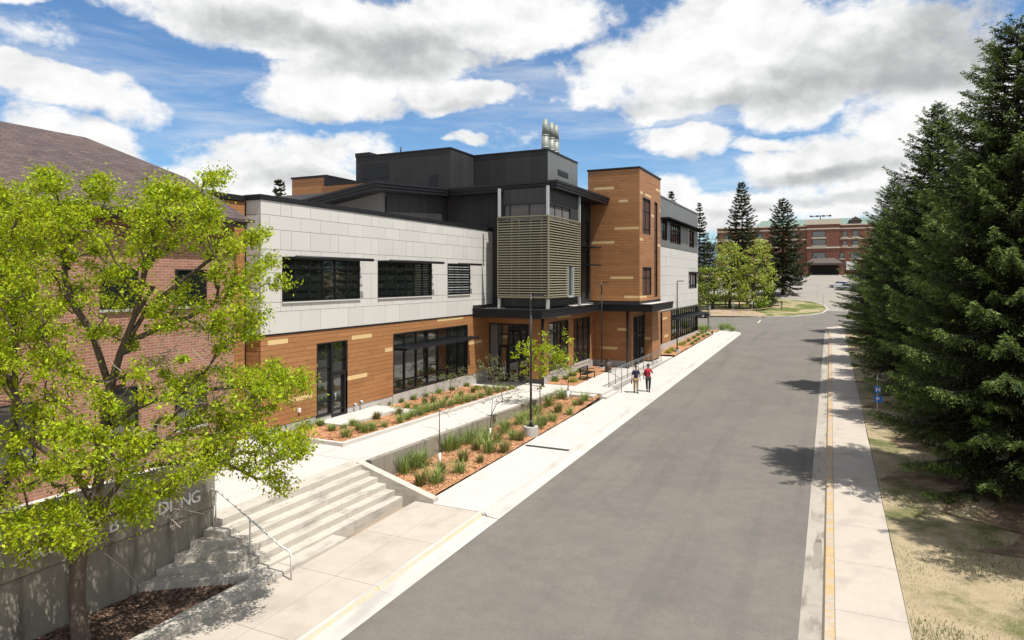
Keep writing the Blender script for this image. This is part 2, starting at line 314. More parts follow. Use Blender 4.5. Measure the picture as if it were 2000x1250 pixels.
def mulch(name, a, b, c):
    m = bpy.data.materials.new(name); m.use_nodes = True; t = m.node_tree; L = t.links; p = t.nodes['Principled BSDF']; p.inputs['Roughness'].default_value = .95; p.inputs['Specular IOR Level'].default_value = .1
    g = t.nodes.new('ShaderNodeNewGeometry'); v = t.nodes.new('ShaderNodeTexVoronoi'); v.inputs['Scale'].default_value = 22; L.new(g.outputs['Position'], v.inputs['Vector'])
    cr = t.nodes.new('ShaderNodeValToRGB'); sp = t.nodes.new('ShaderNodeSeparateColor'); L.new(v.outputs['Color'], sp.inputs[0]); L.new(sp.outputs[0], cr.inputs[0])
    cr.color_ramp.elements[0].color = (*a, 1); cr.color_ramp.elements[1].color = (*c, 1); e = cr.color_ramp.elements.new(.55); e.color = (*b, 1)
    n = t.nodes.new('ShaderNodeTexNoise'); n.inputs['Scale'].default_value = 1.6; n.inputs['Detail'].default_value = 5; L.new(g.outputs['Position'], n.inputs['Vector'])
    mu = t.nodes.new('ShaderNodeMath'); mu.operation = 'MULTIPLY_ADD'; L.new(n.outputs['Fac'], mu.inputs[0]); mu.inputs[1].default_value = .8; mu.inputs[2].default_value = .6
    s = t.nodes.new('ShaderNodeVectorMath'); s.operation = 'SCALE'; L.new(cr.outputs[0], s.inputs[0]); L.new(mu.outputs[0], s.inputs['Scale']); L.new(s.outputs[0], p.inputs['Base Color'])
    bu = t.nodes.new('ShaderNodeBump'); bu.inputs['Strength'].default_value = .9; bu.inputs['Distance'].default_value = .04; L.new(v.outputs['Distance'], bu.inputs['Height']); L.new(bu.outputs[0], p.inputs['Normal'])
    return m
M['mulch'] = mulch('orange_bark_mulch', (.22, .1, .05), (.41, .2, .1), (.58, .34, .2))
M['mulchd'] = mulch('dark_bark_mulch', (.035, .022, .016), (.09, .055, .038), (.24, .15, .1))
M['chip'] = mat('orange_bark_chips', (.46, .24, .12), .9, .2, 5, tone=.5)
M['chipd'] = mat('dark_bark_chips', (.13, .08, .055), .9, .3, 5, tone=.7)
M['lawn'] = mat('patchy_lawn', (.095, .105, .035), .95, .25, 2.2, bump=.7, bscale=18, spec=.1, col2=(.33, .265, .17), mix=(.3, .56), mscale=.5, fine=.5)
M['grass'] = mat('island_grass', (.10, .122, .035), .95, .3, 1.5, bump=.7, bscale=14, spec=.1, col2=(.33, .26, .16), mix=(.44, .62), mscale=.3)
M['dirt'] = mat('bare_dirt', (.33, .24, .17), .95, .25, .8, bump=.6, bscale=12, spec=.1, col2=(.2, .19, .09), mix=(.5, .65), mscale=.3)
M['blade'] = mat('lawn_blades', (.13, .17, .035), .7, .2, 2, tone=.5, hue=.06, trans=.25)
M['hill'] = mat('distant_hill', (.07, .1, .13), 1, .2, .01)  # distance haze is put into the colour as blue
M['drain'] = mat('iron_grate', (.05, .048, .046), .6)
# ------------------------------------------------------------------ ground, road, pavements
def drape(name, rows, dz, m, kind='structure', h=T, step=2.0, thick=0, nx=1, rough=0, **k):
    b = MB(); ys = []
    for (y0, a0, c0), (y1, a1, c1) in zip(rows, rows[1:]):
        n = max(1, int(abs(y1 - y0) / step))
        for i in range(n): q = i / n; ys.append((y0 + (y1 - y0) * q, a0 + (a1 - a0) * q, c0 + (c1 - c0) * q))
    ys.append(rows[-1]); rnd = random.Random(3)
    vs = []
    for (y, a, c) in ys:
        for j in range(nx + 1): vs.append((a + (c - a) * j / nx, y, h(y) + dz + (rnd.uniform(-rough, rough) if rough else 0)))
    w = nx + 1
    b.mesh(vs, [(i * w + j, i * w + j + 1, (i + 1) * w + j + 1, (i + 1) * w + j) for i in range(len(ys) - 1) for j in range(nx)], smooth=bool(rough))
    if thick:
        n = len(ys)
        for s_ in (0, nx):
            lst = [vs[i * w + s_] for i in range(n)]
            for p, q in zip(lst, lst[1:]): b.face([p, q, (q[0], q[1], q[2] - thick), (p[0], p[1], p[2] - thick)])
        for i in (0, n - 1):
            p, q = vs[i * w], vs[i * w + nx]; b.face([p, q, (q[0], q[1], q[2] - thick), (p[0], p[1], p[2] - thick)])
    return b.build(name, m, kind=kind, **k)
drape('ground', [(-80, -300, 300), (5000, -4000, 4000)], -.16, M['dirt'], step=10)
drape('road', [(-40, -10.05, -.6), (86, -10.05, -.6), (89, -42, .2), (97, -46, 22), (112, -46, 12), (116, -46, 12), (140, -8, 7.5), (150, -16, 9), (168, -26, 11), (203, -27, 11)], 0, M['asphalt'], nx=2)
drape('parking_lot', [(127, -3, 8.5), (140, -6, 8.5), (150, -24, 9), (203.2, -27, 10.5)], .008, M['lot'])
# lane wear patch and stall lines on the cross street
for i, (a, c) in enumerate((((1480, 631), (1486, 625)),)):
    p = onT(*a); q = onT(*c); b = MB(); d = Vector((.09, 0, .012))
    b.face([p - d + Vector((0, 0, .024)), p + d, q + d, q - d + Vector((0, 0, .024))]); b.build('parking_line', M['line'], kind='structure')
# left side: gutter, pavement slabs
def slabs(name, x0, x1, y0, y1, n, m, gap=.012, thick=.35, h=S, dz=0, rnd=None, kind='structure'):
    b = MB(); L = (y1 - y0) / n
    for i in range(n):
        a = y0 + i * L + gap / 2; c = a + L - gap
        b.hexa([(x0, a, h(a) - thick), (x1, a, h(a) - thick), (x1, c, h(c) - thick), (x0, c, h(c) - thick), (x0, a, h(a) + dz), (x1, a, h(a) + dz), (x1, c, h(c) + dz), (x0, c, h(c) + dz)])
    return b.build(name, m, kind=kind)
slabs('sidewalk', -12.9, -10.62, 19.86, 86.5, 44, M['conc'])
slabs('old_sidewalk', -13.29, -12.0, -6, 19.84, 9, M['conc_old'])
slabs('old_sidewalk', -11.99, -10.75, -6, 19.84, 9, M['conc_old'])
def gutter(name, xc0, xc1, xg, y0, y1, m, mk=None, dark=None, n=30, narrow=False):
    # kerb top xc0..xc1 (xc1 towards the road), sloping face, pan out to xg
    s = 1 if xg > xc1 else -1
    sec = [(xc0, 0.002), (xc1, 0.002), (xc1 + s * .06, -.1), (xg, -.142)]
    b = MB(); L = (y1 - y0) / n
    for i in range(n):
        a = y0 + i * L + .004; c = a + L - .008
        for j, ((xa, za), (xb, zb)) in enumerate(zip(sec, sec[1:])):
            b.face([(xa, a, S(a) + za), (xb, a, S(a) + zb), (xb, c, S(c) + zb), (xa, c, S(c) + za)] if s > 0 else [(xb, a, S(a) + zb), (xa, a, S(a) + za), (xa, c, S(c) + za), (xb, c, S(c) + zb)], (1 if (mk and j <= mk and not (narrow and j == 0)) else 0), t=random.random())
    return b.build(name, [m, dark] if dark else m, kind='structure')
gutter('gutter', -10.61, -10.5, -10.0, 19.86, 86.5, M['gutter'], n=22)
gutter('gutter', -10.74, -10.62, -10.0, -6, 19.84, M['gutter'], 1, M['paleyel'], n=9, narrow=True)
slabs('sidewalk', .1, 1.62, -6, 95, 34, M['conc_old'], h=S)
gutter('gutter', .09, -.12, -.66, -6, 96, M['gutter_old'], 1, M['yellow'], n=34)
# near patch broken out of the right gutter
b = MB(); b.prism([(-.50, 20.5), (-.42, 20.1), (-.27, 20.3), (-.2, 21.2), (-.24, 22.3), (-.36, 22.8), (-.46, 21.9), (-.43, 21.2)], lambda p: S(p[1]) - .15, lambda p: S(p[1]) - .1 - .042 * (-.18 - p[0]) / .48 + .007); b.build('gutter_patch', M['conc_wall'], kind='structure')
# corners
b = MB(); b.prism([(-12.9, 86.5), (-10.62, 86.5), (-10.0, 86.5), (-10.25, 88.3), (-11.3, 89.3), (-12.9, 89.5)], lambda p: S(p[1]) - .3, lambda p: S(p[1]) - .01 - (.12 if p[0] > -10.3 else 0)); b.build('corner_ramp', M['conc'], kind='structure')
b = MB(); b.prism([(-.66, 96), (1.62, 95), (8, 99.5), (14, 101), (14, 104), (7, 103.6), (1, 101), (-.4, 98.5)], lambda p: S(p[1]) - .3, lambda p: S(p[1])); b.build('corner_sidewalk', M['conc_old'], kind='structure')
bx('gutter', M['gutter'], None, -10.76, -10.5, 19.78, 19.9, -1.3, -1.004, kind='structure')
# trench drain across the pavement
dr = MB(); y = 28.17
for i in range(42): x = -12.75 + i * .05; dr.box(x, x + .028, y - .09, y + .09, S(y) + .004, S(y) + .02)
dr.box(-12.78, -10.63, y - .11, y - .09, S(y) + .003, S(y) + .022); dr.box(-12.78, -10.63, y + .09, y + .11, S(y) + .003, S(y) + .022)
dr.box(-12.77, -10.64, y - .09, y + .09, S(y) + .002, S(y) + .004)
dr.build('drain_grate', M['drain'], label='dark iron trench drain grate crossing the pale sidewalk', cat='drain')
# right lawn
lawn = drape('lawn', [(-6, 1.63, 40), (95, 1.63, 60), (99.3, 8, 60), (101, 14, 60)], .02, M['lawn'], h=S, nx=26, step=1.6, rough=.035)
rows = []; rl = random.Random(2)
for i in range(0, 76): y = 23 + i; rows.append((y, 3.0 + 1.0 * math.sin(y * .8) + .5 * math.sin(y * 2.1) + rl.uniform(-.25, .25) + (1.2 if y < 26 else 0), 15))
M['litter'] = mat('brown_needle_litter', (.14, .095, .06), .95, .3, 3, bump=.7, bscale=25, spec=.1, col2=(.24, .175, .115), mix=(.4, .6), mscale=1.2)
drape('needle_litter', rows, .03, M['litter'], 'stuff', h=S, nx=14, step=1, rough=.045, label='brown needle litter on the ground under the spruces', cat='needle litter')
gb = MB(); rnd = random.Random(8)
for i in range(60000):
    y = 15 + 30 * rnd.random() ** 2.2; x = 1.66 + 9 * rnd.random()
    n = math.sin(x * 1.7 + y * .6) + math.sin(y * 1.3 - x * .8) + math.sin(x * .5 + 1.1 * y + 2) + rnd.uniform(-.6, .6)
    g = n > .3
    if not g and rnd.random() < .45: continue
    a = rnd.uniform(0, 6.28); h_ = rnd.uniform(.03, .08) if g else rnd.uniform(.015, .04); w = .009; z = S(y) - .01
    c, s_ = math.cos(a) * w, math.sin(a) * w; l = rnd.uniform(-.04, .04)
    gb.face([(x - c, y - s_, z), (x + c, y + s_, z), (x + l, y + rnd.uniform(-.04, .04), z + h_ + .035)], m=0 if g else 1)
M['straw'] = mat('dry_straw_blades', (.36, .29, .17), .8, .2, 3, tone=.4)
gb.build('grass', [M['blade'], M['straw']], label='short lawn grass in tufts beside the right sidewalk', cat='grass', kind='stuff')
# far island with curb
isl = [(-44, 112), (-16, 114.5), (-10.6, 114.5), (-6, 116.5), (-3, 120), (-1.2, 124), (-.5, 129), (-1.2, 134), (-3, 138), (-7.5, 141), (-12, 146), (-30, 152), (-44, 152)]
def dense_poly(poly, name, m, dz, h=T):
    import bmesh
    bm = bmesh.new(); f = bm.faces.new([bm.verts.new((x, y, 0)) for x, y in poly]); bmesh.ops.triangulate(bm, faces=[f])
    for yy in range(-10, 160, 3):
        bmesh.ops.bisect_plane(bm, geom=bm.verts[:] + bm.edges[:] + bm.faces[:], plane_co=(0, yy, 0), plane_no=(0, 1, 0))
    for v in bm.verts: v.co.z = h(v.co.y) + dz
    bmesh.ops.recalc_face_normals(bm, faces=bm.faces[:])
    me = bpy.data.meshes.new(name); bm.to_mesh(me); bm.free(); me.materials.append(m)
    if me.polygons and me.polygons[0].normal.z < 0: me.flip_normals()
    o = bpy.data.objects.new(name, me); COL.objects.link(o); o['kind'] = 'structure'; return o
dense_poly(isl, 'island_lawn', M['grass'], .14)
dense_poly([(-44, 111.6), (-16, 113.6), (-9.5, 114.6), (-9.8, 119), (-13, 125), (-20, 128), (-44, 127)], 'dirt_strip', M['dirt'], .16)
b = MB(); pts = isl[:12]
for (x0, y0), (x1, y1) in zip(pts, pts[1:]):
    n = Vector((y1 - y0, x0 - x1, 0)).normalized() * .18
    for q in range(4):
        A = Vector((x0, y0, 0)).lerp(Vector((x1, y1, 0)), q / 4); B = Vector((x0, y0, 0)).lerp(Vector((x1, y1, 0)), (q + 1) / 4)
        b.hexa([(A.x, A.y, T(A.y) - .05), (A.x + n.x, A.y + n.y, T(A.y) - .05), (B.x + n.x, B.y + n.y, T(B.y) - .05), (B.x, B.y, T(B.y) - .05), (A.x, A.y, T(A.y) + .16), (A.x + n.x, A.y + n.y, T(A.y) + .16), (B.x + n.x, B.y + n.y, T(B.y) + .16), (B.x, B.y, T(B.y) + .16)])
b.build('island_curb', M['gutter'], kind='structure')
# ------------------------------------------------------------------ plaza, walkway, beds
def Wz(Y): return 0 if Y < 20 else max(-.33, -.018 * (Y - 20))
drape('plaza', [(-6, -34, -16.36), (13.6, -34, -16.36), (13.62, -34, -15.72), (20.2, -34, -15.72)], 0, M['conc'], h=Wz, step=1.9)
slabs('walkway', -18.1, -15.93, 20.22, 39.0, 12, M['conc'], h=Wz, thick=.5, gap=.01)
drape('plaza', [(20.22, -24, -18.12), (21.7, -24, -18.12)], -.003, M['conc'], h=Wz)
drape('entry_paving', [(39.01, -26, -13.16), (62, -26, -13.16)], 0, M['conc'], h=lambda y: -.33, thick=.5)
b = MB(); b.box(-18.13, -13.2, 39.02, 39.06, -.34, -.322)
# low wall of the walkway above the lower bed
b = MB(); n = 9
for i in range(n):
    a = 20.45 + i * (40.05 - 20.45) / n; c = a + (40.05 - 20.45) / n - .006
    b.hexa([(-15.92, a, S(a) - .3), (-15.68, a, S(a) - .3), (-15.68, c, S(c) - .3), (-15.92, c, S(c) - .3), (-15.92, a, Wz(a) + .02), (-15.68, a, Wz(a) + .02), (-15.68, c, Wz(c) + .02), (-15.92, c, Wz(c) + .02)])
b.build('retaining_wall', M['conc_wall'], label='low streaked concrete wall between the raised walkway and the lower planting bed', cat='wall')  # wall material draws dark vertical streaks
# wing wall beside the steps
b = MB(); b.hexa([(-15.93, 19.87, -1.3), (-12.57, 19.87, -1.3), (-12.57, 20.2, -1.3), (-15.93, 20.2, -1.3), (-15.93, 19.87, .06), (-12.57, 19.87, -.86), (-12.57, 20.2, -.86), (-15.93, 20.2, .06)])
b.v[-4:] = [(-15.93, 19.87, .06), (-12.57, 19.87, -.86), (-12.57, 20.2, -.86), (-15.93, 20.2, .06)]
b.build('wing_wall', M['conc_step'], label='sloping concrete cheek wall at the far side of the steps', cat='wall')
# end edge of lower bed under the entry slab
bx('bed_end_wall', M['conc_wall'], None, -15.67, -13.0, 39.85, 40.05, -1.1, -.31, label='short concrete edge wall closing the lower bed beside two steps', cat='wall')
# steps
st = empty('concrete_steps', (-14.6, 16.6, -1.0), 'wide concrete steps with six risers from the old sidewalk up to the plaza', 'steps')
nx_ = [(-13.85, -.93), (-14.2, -.745), (-14.56, -.56), (-14.93, -.375), (-15.3, -.19), (-15.71, -.002)]
turn = [(12.85, 11.25), (12.98, 11.75), (13.1, 12.27), (13.22, 12.77), (13.32, 13.2)]
for k, (x, z) in enumerate(nx_[:5]):
    xb = nx_[k + 1][0]; b = MB()
    for (ya, yb) in ((13.5, 17.2), (17.212, 19.86)): b.box(xb - .05, x, ya, yb, -1.35, z)
    yt, ywall = turn[k]
    b.prism([(x, yt), (x, 13.488), (-15.99, 13.488), (-15.99, ywall)], -1.35, z - .004)
    b.build('step', M['conc_step'], st)
bx('step', M['conc_step'], st, -16.36, -15.71, 13.62, 20.2, -.4, .006)
b = MB()
for i in range(8):
    a = -2 + i * 2.27; c = a + 2.25
    b.hexa([(-13.84, a, S(a) - .4), (-13.3, a, S(a) - .4), (-13.3, c, S(c) - .4), (-13.84, c, S(c) - .4), (-13.84, a, -1.0), (-13.3, a, -1.0), (-13.3, c, -1.0), (-13.84, c, -1.0)])
b.build('curb_wall', M['conc_step'], label='low concrete curb wall between the sidewalk and the dark mulch bed', cat='curb')
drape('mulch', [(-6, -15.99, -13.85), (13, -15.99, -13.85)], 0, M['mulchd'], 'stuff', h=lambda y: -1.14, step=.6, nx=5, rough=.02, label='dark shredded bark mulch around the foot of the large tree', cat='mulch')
def chips(name, mt, x0, x1, y0, y1, h, n, seed, label, size=.05):
    b = MB(); r = random.Random(seed)
    for i in range(n):
        x = r.uniform(x0, x1); y = r.uniform(y0, y1); z = h(y) + .012; a = r.uniform(0, 6.28); l = r.uniform(.5, 1.4) * size; w = l * r.uniform(.25, .5); t_ = r.uniform(-.35, .35)
        u = Vector((math.cos(a), math.sin(a), t_)) * l; v = Vector((-math.sin(a), math.cos(a), r.uniform(-.4, .4))) * w; c = Vector((x, y, z))
        b.face([c - u - v, c + u - v, c + u + v, c - u + v], t=r.random())
    b.build(name, mt, label=label, cat='mulch', kind='stuff')
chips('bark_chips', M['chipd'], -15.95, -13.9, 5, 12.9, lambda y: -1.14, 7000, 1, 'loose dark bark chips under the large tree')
# planter along the facade, with curb
cb = MB()
cb.prism([(-18.1, 21.7), (-18.1, 39.0), (-18.3, 39.0), (-18.3, 21.9)], lambda p: Wz(p[1]) - .4, lambda p: Wz(p[1]) + .15)
cb.prism([(-22.6, 21.7), (-18.105, 21.7), (-18.305, 21.9), (-22.6, 21.9)], lambda p: -.4, lambda p: .118)
cb.build('planter_curb', M['conc'], label='pale concrete curb around the planting bed along the facade', cat='curb')
drape('mulch', [(21.9, -22.2, -18.3), (39.02, -22.2, -18.3)], .09, M['mulch'], 'stuff', h=Wz, step=.5, nx=8, rough=.02, label='orange bark mulch in the bed along the building', cat='mulch')
chips('bark_chips', M['chip'], -21.8, -18.35, 22, 38.9, lambda y: Wz(y) + .09, 7000, 2, 'loose orange bark chips in the bed along the facade')
Bz = lambda y: S(y) + .04 + max(0, y - 34.5) * .036
drape('mulch', [(20.2, -15.68, -12.92), (39.86, -15.68, -12.92)], 0, M['mulch'], 'stuff', h=Bz, step=.5, nx=8, rough=.02, label='orange bark mulch in the sunken bed beside the sidewalk', cat='mulch')
chips('bark_chips', M['chip'], -15.6, -12.95, 20.3, 39.7, Bz, 8000, 3, 'loose orange bark chips in the sunken bed beside the sidewalk')
drape('mulch', [(42.2, -17.7, -15.5), (44, -17.7, -15.6), (52.9, -17.7, -15.75)], .02, M['mulch'], 'stuff', h=lambda y: -.33, step=.5, nx=6, rough=.02, label='orange bark mulch in the bed behind the benches', cat='mulch')
drape('mulch', [(62.1, -14.9, -12.93), (84.2, -14.9, -12.93)], .03, M['mulch'], 'stuff', h=lambda y: S(y) + .04, step=.6, nx=5, rough=.02, label='orange bark mulch in the long bed by the far wing', cat='mulch')
drape('mulch', [(86.4, -22, -12.95), (89, -22, -12.95)], .03, M['mulch'], 'stuff', h=lambda y: S(y) + .02, step=.6, nx=5, rough=.02, label='orange bark mulch in the bed at the far corner', cat='mulch')
drape('sidewalk', [(84.3, -22, -12.91), (86.3, -22, -12.91)], 0, M['conc'], h=S)
# small landing pads in the planter
b = MB(); b.box(-21.9, -20.3, 24.4, 29.0, -.1, .12); b.build('landing_pad', M['conc'], label='concrete landing pad in the mulch outside the glazed side door', cat='paving')
bx('landing_pad', M['conc'], None, -20.29, -18.95, 28.1, 29.0, -.12, .1, label='small concrete stepping pad reaching out from the door landing', cat='paving')
# two steps at the entry
e2 = empty('entry_steps', (-12.8, 41.3, -.6), 'two low concrete steps from the sidewalk to the entrance paving', 'steps')
bx('step', M['conc'], e2, -13.15, -12.94, 40.06, 42.75, -.8, -.332); bx('step', M['conc'], e2, -12.94, -12.62, 40.06, 42.75, -.8, -.5)
exec_marker = None
# ------------------------------------------------------------------ building helpers
def fbox(b, ax, c0, c1, u0, u1, v0, v1, m=0, t=None):      # c0..c1 depth range outward positive
    if ax == 'X': b.box(c0, c1, u0, u1, v0, v1, m, t)
    else: b.box(u0, u1, c0, c1, v0, v1, m, t)
def sgn(ax): return 1 if ax == 'X' else -1
def subtract(r, holes):
    out = [r]
    for (a0, a1, b0, b1) in holes:
        nxt = []
        for (u0, u1, v0, v1) in out:
            if a0 >= u1 or a1 <= u0 or b0 >= v1 or b1 <= v0: nxt.append((u0, u1, v0, v1)); continue
            if v0 < b0: nxt.append((u0, u1, v0, b0))
            if v1 > b1: nxt.append((u0, u1, b1, v1))
            w0, w1 = max(v0, b0), min(v1, b1)
            if u0 < a0: nxt.append((u0, a0, w0, w1))
            if u1 > a1: nxt.append((a1, u1, w0, w1))
        out = nxt
    return out
def clad(name, parent, ax, c, u0, u1, v0, v1, rows, seams, holes, mats, gap=.012, th=.04, specials=(), seed=0, mi=0):
    """boards or panels as separate boxes: rows = z joints, seams(rowindex) = list of u joints"""
    b = MB(); r = random.Random(seed); s = sgn(ax); zs = [v0] + [z for z in rows if v0 < z < v1] + [v1]
    for i, (a, d) in enumerate(zip(zs, zs[1:])):
        us = [u0] + sorted(u for u in seams(i, r) if u0 + .05 < u < u1 - .05)
        sp = [q for q in specials if a <= (q[2]) < d]
        for q in sp:
            us = [u for u in us if not (q[0] - .15 < u < q[1] + .15)] + [max(u0, q[0]), min(u1, q[1])]
        us = sorted(set(us + [u0])) + [u1]; us = sorted(set(us))
        for p, q2 in zip(us, us[1:]):
            if q2 - p < .03: continue
            m = mi; mid = (p + q2) / 2
            for q in sp:
                if q[0] <= mid <= q[1]: m = 1
            t = r.random()
            for (x0, x1, y0, y1) in subtract((p + gap / 2, q2 - gap / 2, a + gap / 2, d - gap / 2), holes):
                if x1 - x0 > .01 and y1 - y0 > .01: fbox(b, ax, c - s * th, c, x0, x1, y0, y1, m, t)
    return b.build(name, mats, parent)
def window(parent, ax, c, u0, u1, v0, v1, cols=(), rows=(), fr=.055, dep=.14, name='window', glass=None, skip=None, extra=None, proud=.012, pane='pane'):
    s = sgn(ax); b = MB(); o, i = c + s * proud, c - s * dep
    for (a0, a1, b0, b1) in ((u0, u1, v0, v0 + fr), (u0, u1, v1 - fr, v1), (u0, u0 + fr, v0 + fr, v1 - fr), (u1 - fr, u1, v0 + fr, v1 - fr)): fbox(b, ax, i, o, a0, a1, b0, b1)
    for q in cols: fbox(b, ax, i, c - s * .05, q - fr / 2, q + fr / 2, v0 + fr, v1 - fr)
    for q in rows:
        cs = [u0 + fr / 2] + sorted(cols) + [u1 - fr / 2]
        for p, w in zip(cs, cs[1:]):
            if skip and skip(p, w, q): continue
            fbox(b, ax, i + s * .004, c - s * .055, p + fr / 2, w - fr / 2, q - fr / 2.4, q + fr / 2.4)
    if extra: extra(b)
    w_ = b.build(name, M['frame'], parent)
    g = MB(); fbox(g, ax, c - s * (dep - .01), c - s * (dep - .022), u0 + fr * .6, u1 - fr * .6, v0 + fr * .6, v1 - fr * .6)
    g.build(pane, glass or M['glass'], w_); return w_
BR = .2245
def brows(z0, z1, d=BR):
    n = int((z1 - z0) / d) + 2; return [z0 + i * d for i in range(1, n)]
def bseams(u0, u1):
    def f(i, r):
        u = u0 + r.uniform(.4, 3.2); o = []
        while u < u1: o.append(u); u += r.choice((1.8, 2.4, 3.0, 3.6))
        return o
    return f
def mid(lo, hi): return lambda i, r: []
# ================================================================== THE NEW BUILDING
B = empty('campus_building', (-22, 21, 0), 'three storey campus building clad in wood tone, pale grey and charcoal panels', 'building')
WX = -21.9
core = MB()
core.box(-40, WX - .15, 21.1, 42.35, -.4, 10.25); core.box(-40, -22.95, 19.3, 21.1, -.4, 10.25)
core.build('wall', M['joint'], B)
# main facade: wood siding
tb = []
for (xa, xb, y) in ((523, 562.6, 666), (687, 726.5, 656), (752, 767, 688), (677, 717.5, 738), (854, 905, 628.5), (914.5, 941, 673), (563, 601, 779), (585, 610, 779), (543, 568, 728)):
    a = atX(xa, y, WX); c = atX(xb, y, WX); tb.append((a.y, c.y, a.z))
hol = [(24.39, 26.55, -.1, 3.82), (30.49, 38.9, .3, 3.83)]
clad('wood_siding', B, 'X', WX, 20.96, 41.9, .41, 4.41, brows(.41, 4.4), bseams(20.95, 42), hol, [M['wood'], M['tan']], specials=tb, seed=5)
clad('wood_siding', B, 'Y', 20.99, -22.8, WX - .045, .41, 4.41, brows(.41, 4.4), mid(0, 0), [], [M['wood'], M['tan']], seed=6)
b = MB(); b.box(-22.84, WX + .03, 20.9, 42.5, 4.41, 4.47); b.build('flashing', M['frame'], B)
b = MB()
for a, c in ((20.98, 24.37), (26.57, 30.47), (38.93, 41.9)):
    n = max(1, round((c - a) / 1.6))
    for i in range(n): b.box(WX - .12, WX - .03, a + i * (c - a) / n + .004, a + (i + 1) * (c - a) / n - .004, -.45, .405)
b.box(WX - .12, WX - .0, 30.49, 38.9, -.45, .46); b.box(WX - .12, WX - .02, 24.4, 25.42, -.45, .34); b.box(-22.8, WX - .125, 21.0, 21.06, -.45, .4)
b.build('foundation', M['conc_base'], B)
# grey panels
zr = [5.44, 5.85, 7.15, 7.87, 8.17, 9.04, 9.66]
sA = [22.10, 22.76, 23.98, 25.32, 25.94, 27.19, 28.54, 29.14, 30.47, 31.75, 32.42, 33.74, 35.05, 35.64, 37.02, 38.33, 38.8, 40.27, 41.5]
sB = [21.45, 23.35, 24.64, 26.68, 27.85, 29.76, 31.1, 33.07, 34.38, 36.3, 37.62, 39.4, 40.95]
def gs(i, r): return [u for k, u in enumerate(sA if i in (7, 5, 1, 2) else sB) if not (i in (2,) and k % 2)]
hol2 = [(22.18, 27.59, 5.86, 7.85), (29.08, 34.46, 5.86, 7.85), (36.3, 39.22, 5.86, 7.83)]
clad('grey_cladding', B, 'X', WX, 20.96, 42.5, 4.475, 10.28, zr, gs, hol2 + [(39.6, 42.6, 4.2, 5.08)], M['gray'], gap=.016, seed=9)
clad('grey_cladding', B, 'Y', 20.99, -22.79, WX - .045, 4.475, 10.28, zr, lambda i, r: [-22.3] if i in (2, 4, 6) else [], [], M['gray'], gap=.016, seed=10)
b = MB(); b.box(-22.83, WX + .05, 20.9, 42.56, 10.29, 10.5); b.box(-40, -22.84, 20.9, 21.25, 10.29, 10.49); b.build('parapet_cap', M['fascia'], B)
bx('roof', M['gravel'], B, -40, -22.85, 21.3, 42.3, 10.0, 10.27)
bx('wall_end', M['seam'], B, -24, WX - .01, 42.36, 42.5, 5.1, 10.28)
# link block beside the brick building
clad('wood_siding', B, 'X', -22.8, 19.15, 20.93, 4.0, 10.2, brows(4, 10.2), mid(0, 0), [], [M['wood'], M['tan']], seed=12)
clad('wood_siding', B, 'X', -22.8, 19.15, 20.93, -.2, 4.0, brows(-.2, 4), mid(0, 0), [], [M['wood'], M['tan']], seed=13)
clad('wood_siding', B, 'Y', 19.15, -30, -22.84, 6, 10.2, brows(6, 10.2), bseams(-30, -22.8), [], [M['wood'], M['tan']], seed=14)
b = MB(); b.box(-30, -22.72, 19.05, 20.88, 10.22, 10.46); b.build('parapet_cap', M['fascia'], B)
# upper windows in the grey wall, each with its sunshade tube
def shade(w, y0, y1, z, out=.82, over=1.0):
    b = MB(); b.tube([(WX + out, y0 - .02, z), (WX + out, y1 + .02, z)], .075, 10); [b.tube([(WX + q, y0 - .02, z + .01), (WX + q, y1 + .02, z + .01)], .03, 6) for q in (.2, .4, .6)]
    n = max(2, round((y1 - y0) / 1.35))
    for i in range(n + 1):
        y = y0 + .05 + i * (y1 - y0 - .1) / n; b.box(WX - .02, WX + out, y - .015, y + .015, z - .03, z + .03)
    b.build('sunshade', M['fascia'], w)
w1 = window(B, 'X', WX, 22.18, 27.59, 5.86, 7.85, [22.18 + 5.41 * k / 6 for k in range(1, 6)], [7.35]); shade(w1, 22.2, 27.6, 7.84)
w2 = window(B, 'X', WX, 29.08, 34.46, 5.86, 7.85, [29.08 + 5.38 * k / 6 for k in range(1, 6)], [7.35]); shade(w2, 29.1, 34.46, 7.84)
def lou(b):
    for k in range(11):
        z = 5.98 + k * .165
        for p, q in ((36.38, 37.2), (37.28, 38.18), (38.26, 39.12)): b.box(WX - .1, WX - .03, p, q, z, z + .05, 1)
w3 = window(B, 'X', WX, 36.3, 39.22, 5.86, 7.83, [37.24, 38.22], [], extra=None)
b = MB(); lou(b); b.m = [0] * len(b.m); b.build('louver', M['galv'], w3); shade(w3, 36.35, 39.22, 7.82)
b = MB()
for (a, c) in ((22.18, 27.59), (29.08, 34.46), (36.3, 39.22)): b.box(WX + .012, WX + .07, a - .02, c + .02, 5.80, 5.855)
b.build('window_sill', M['gray'], B)
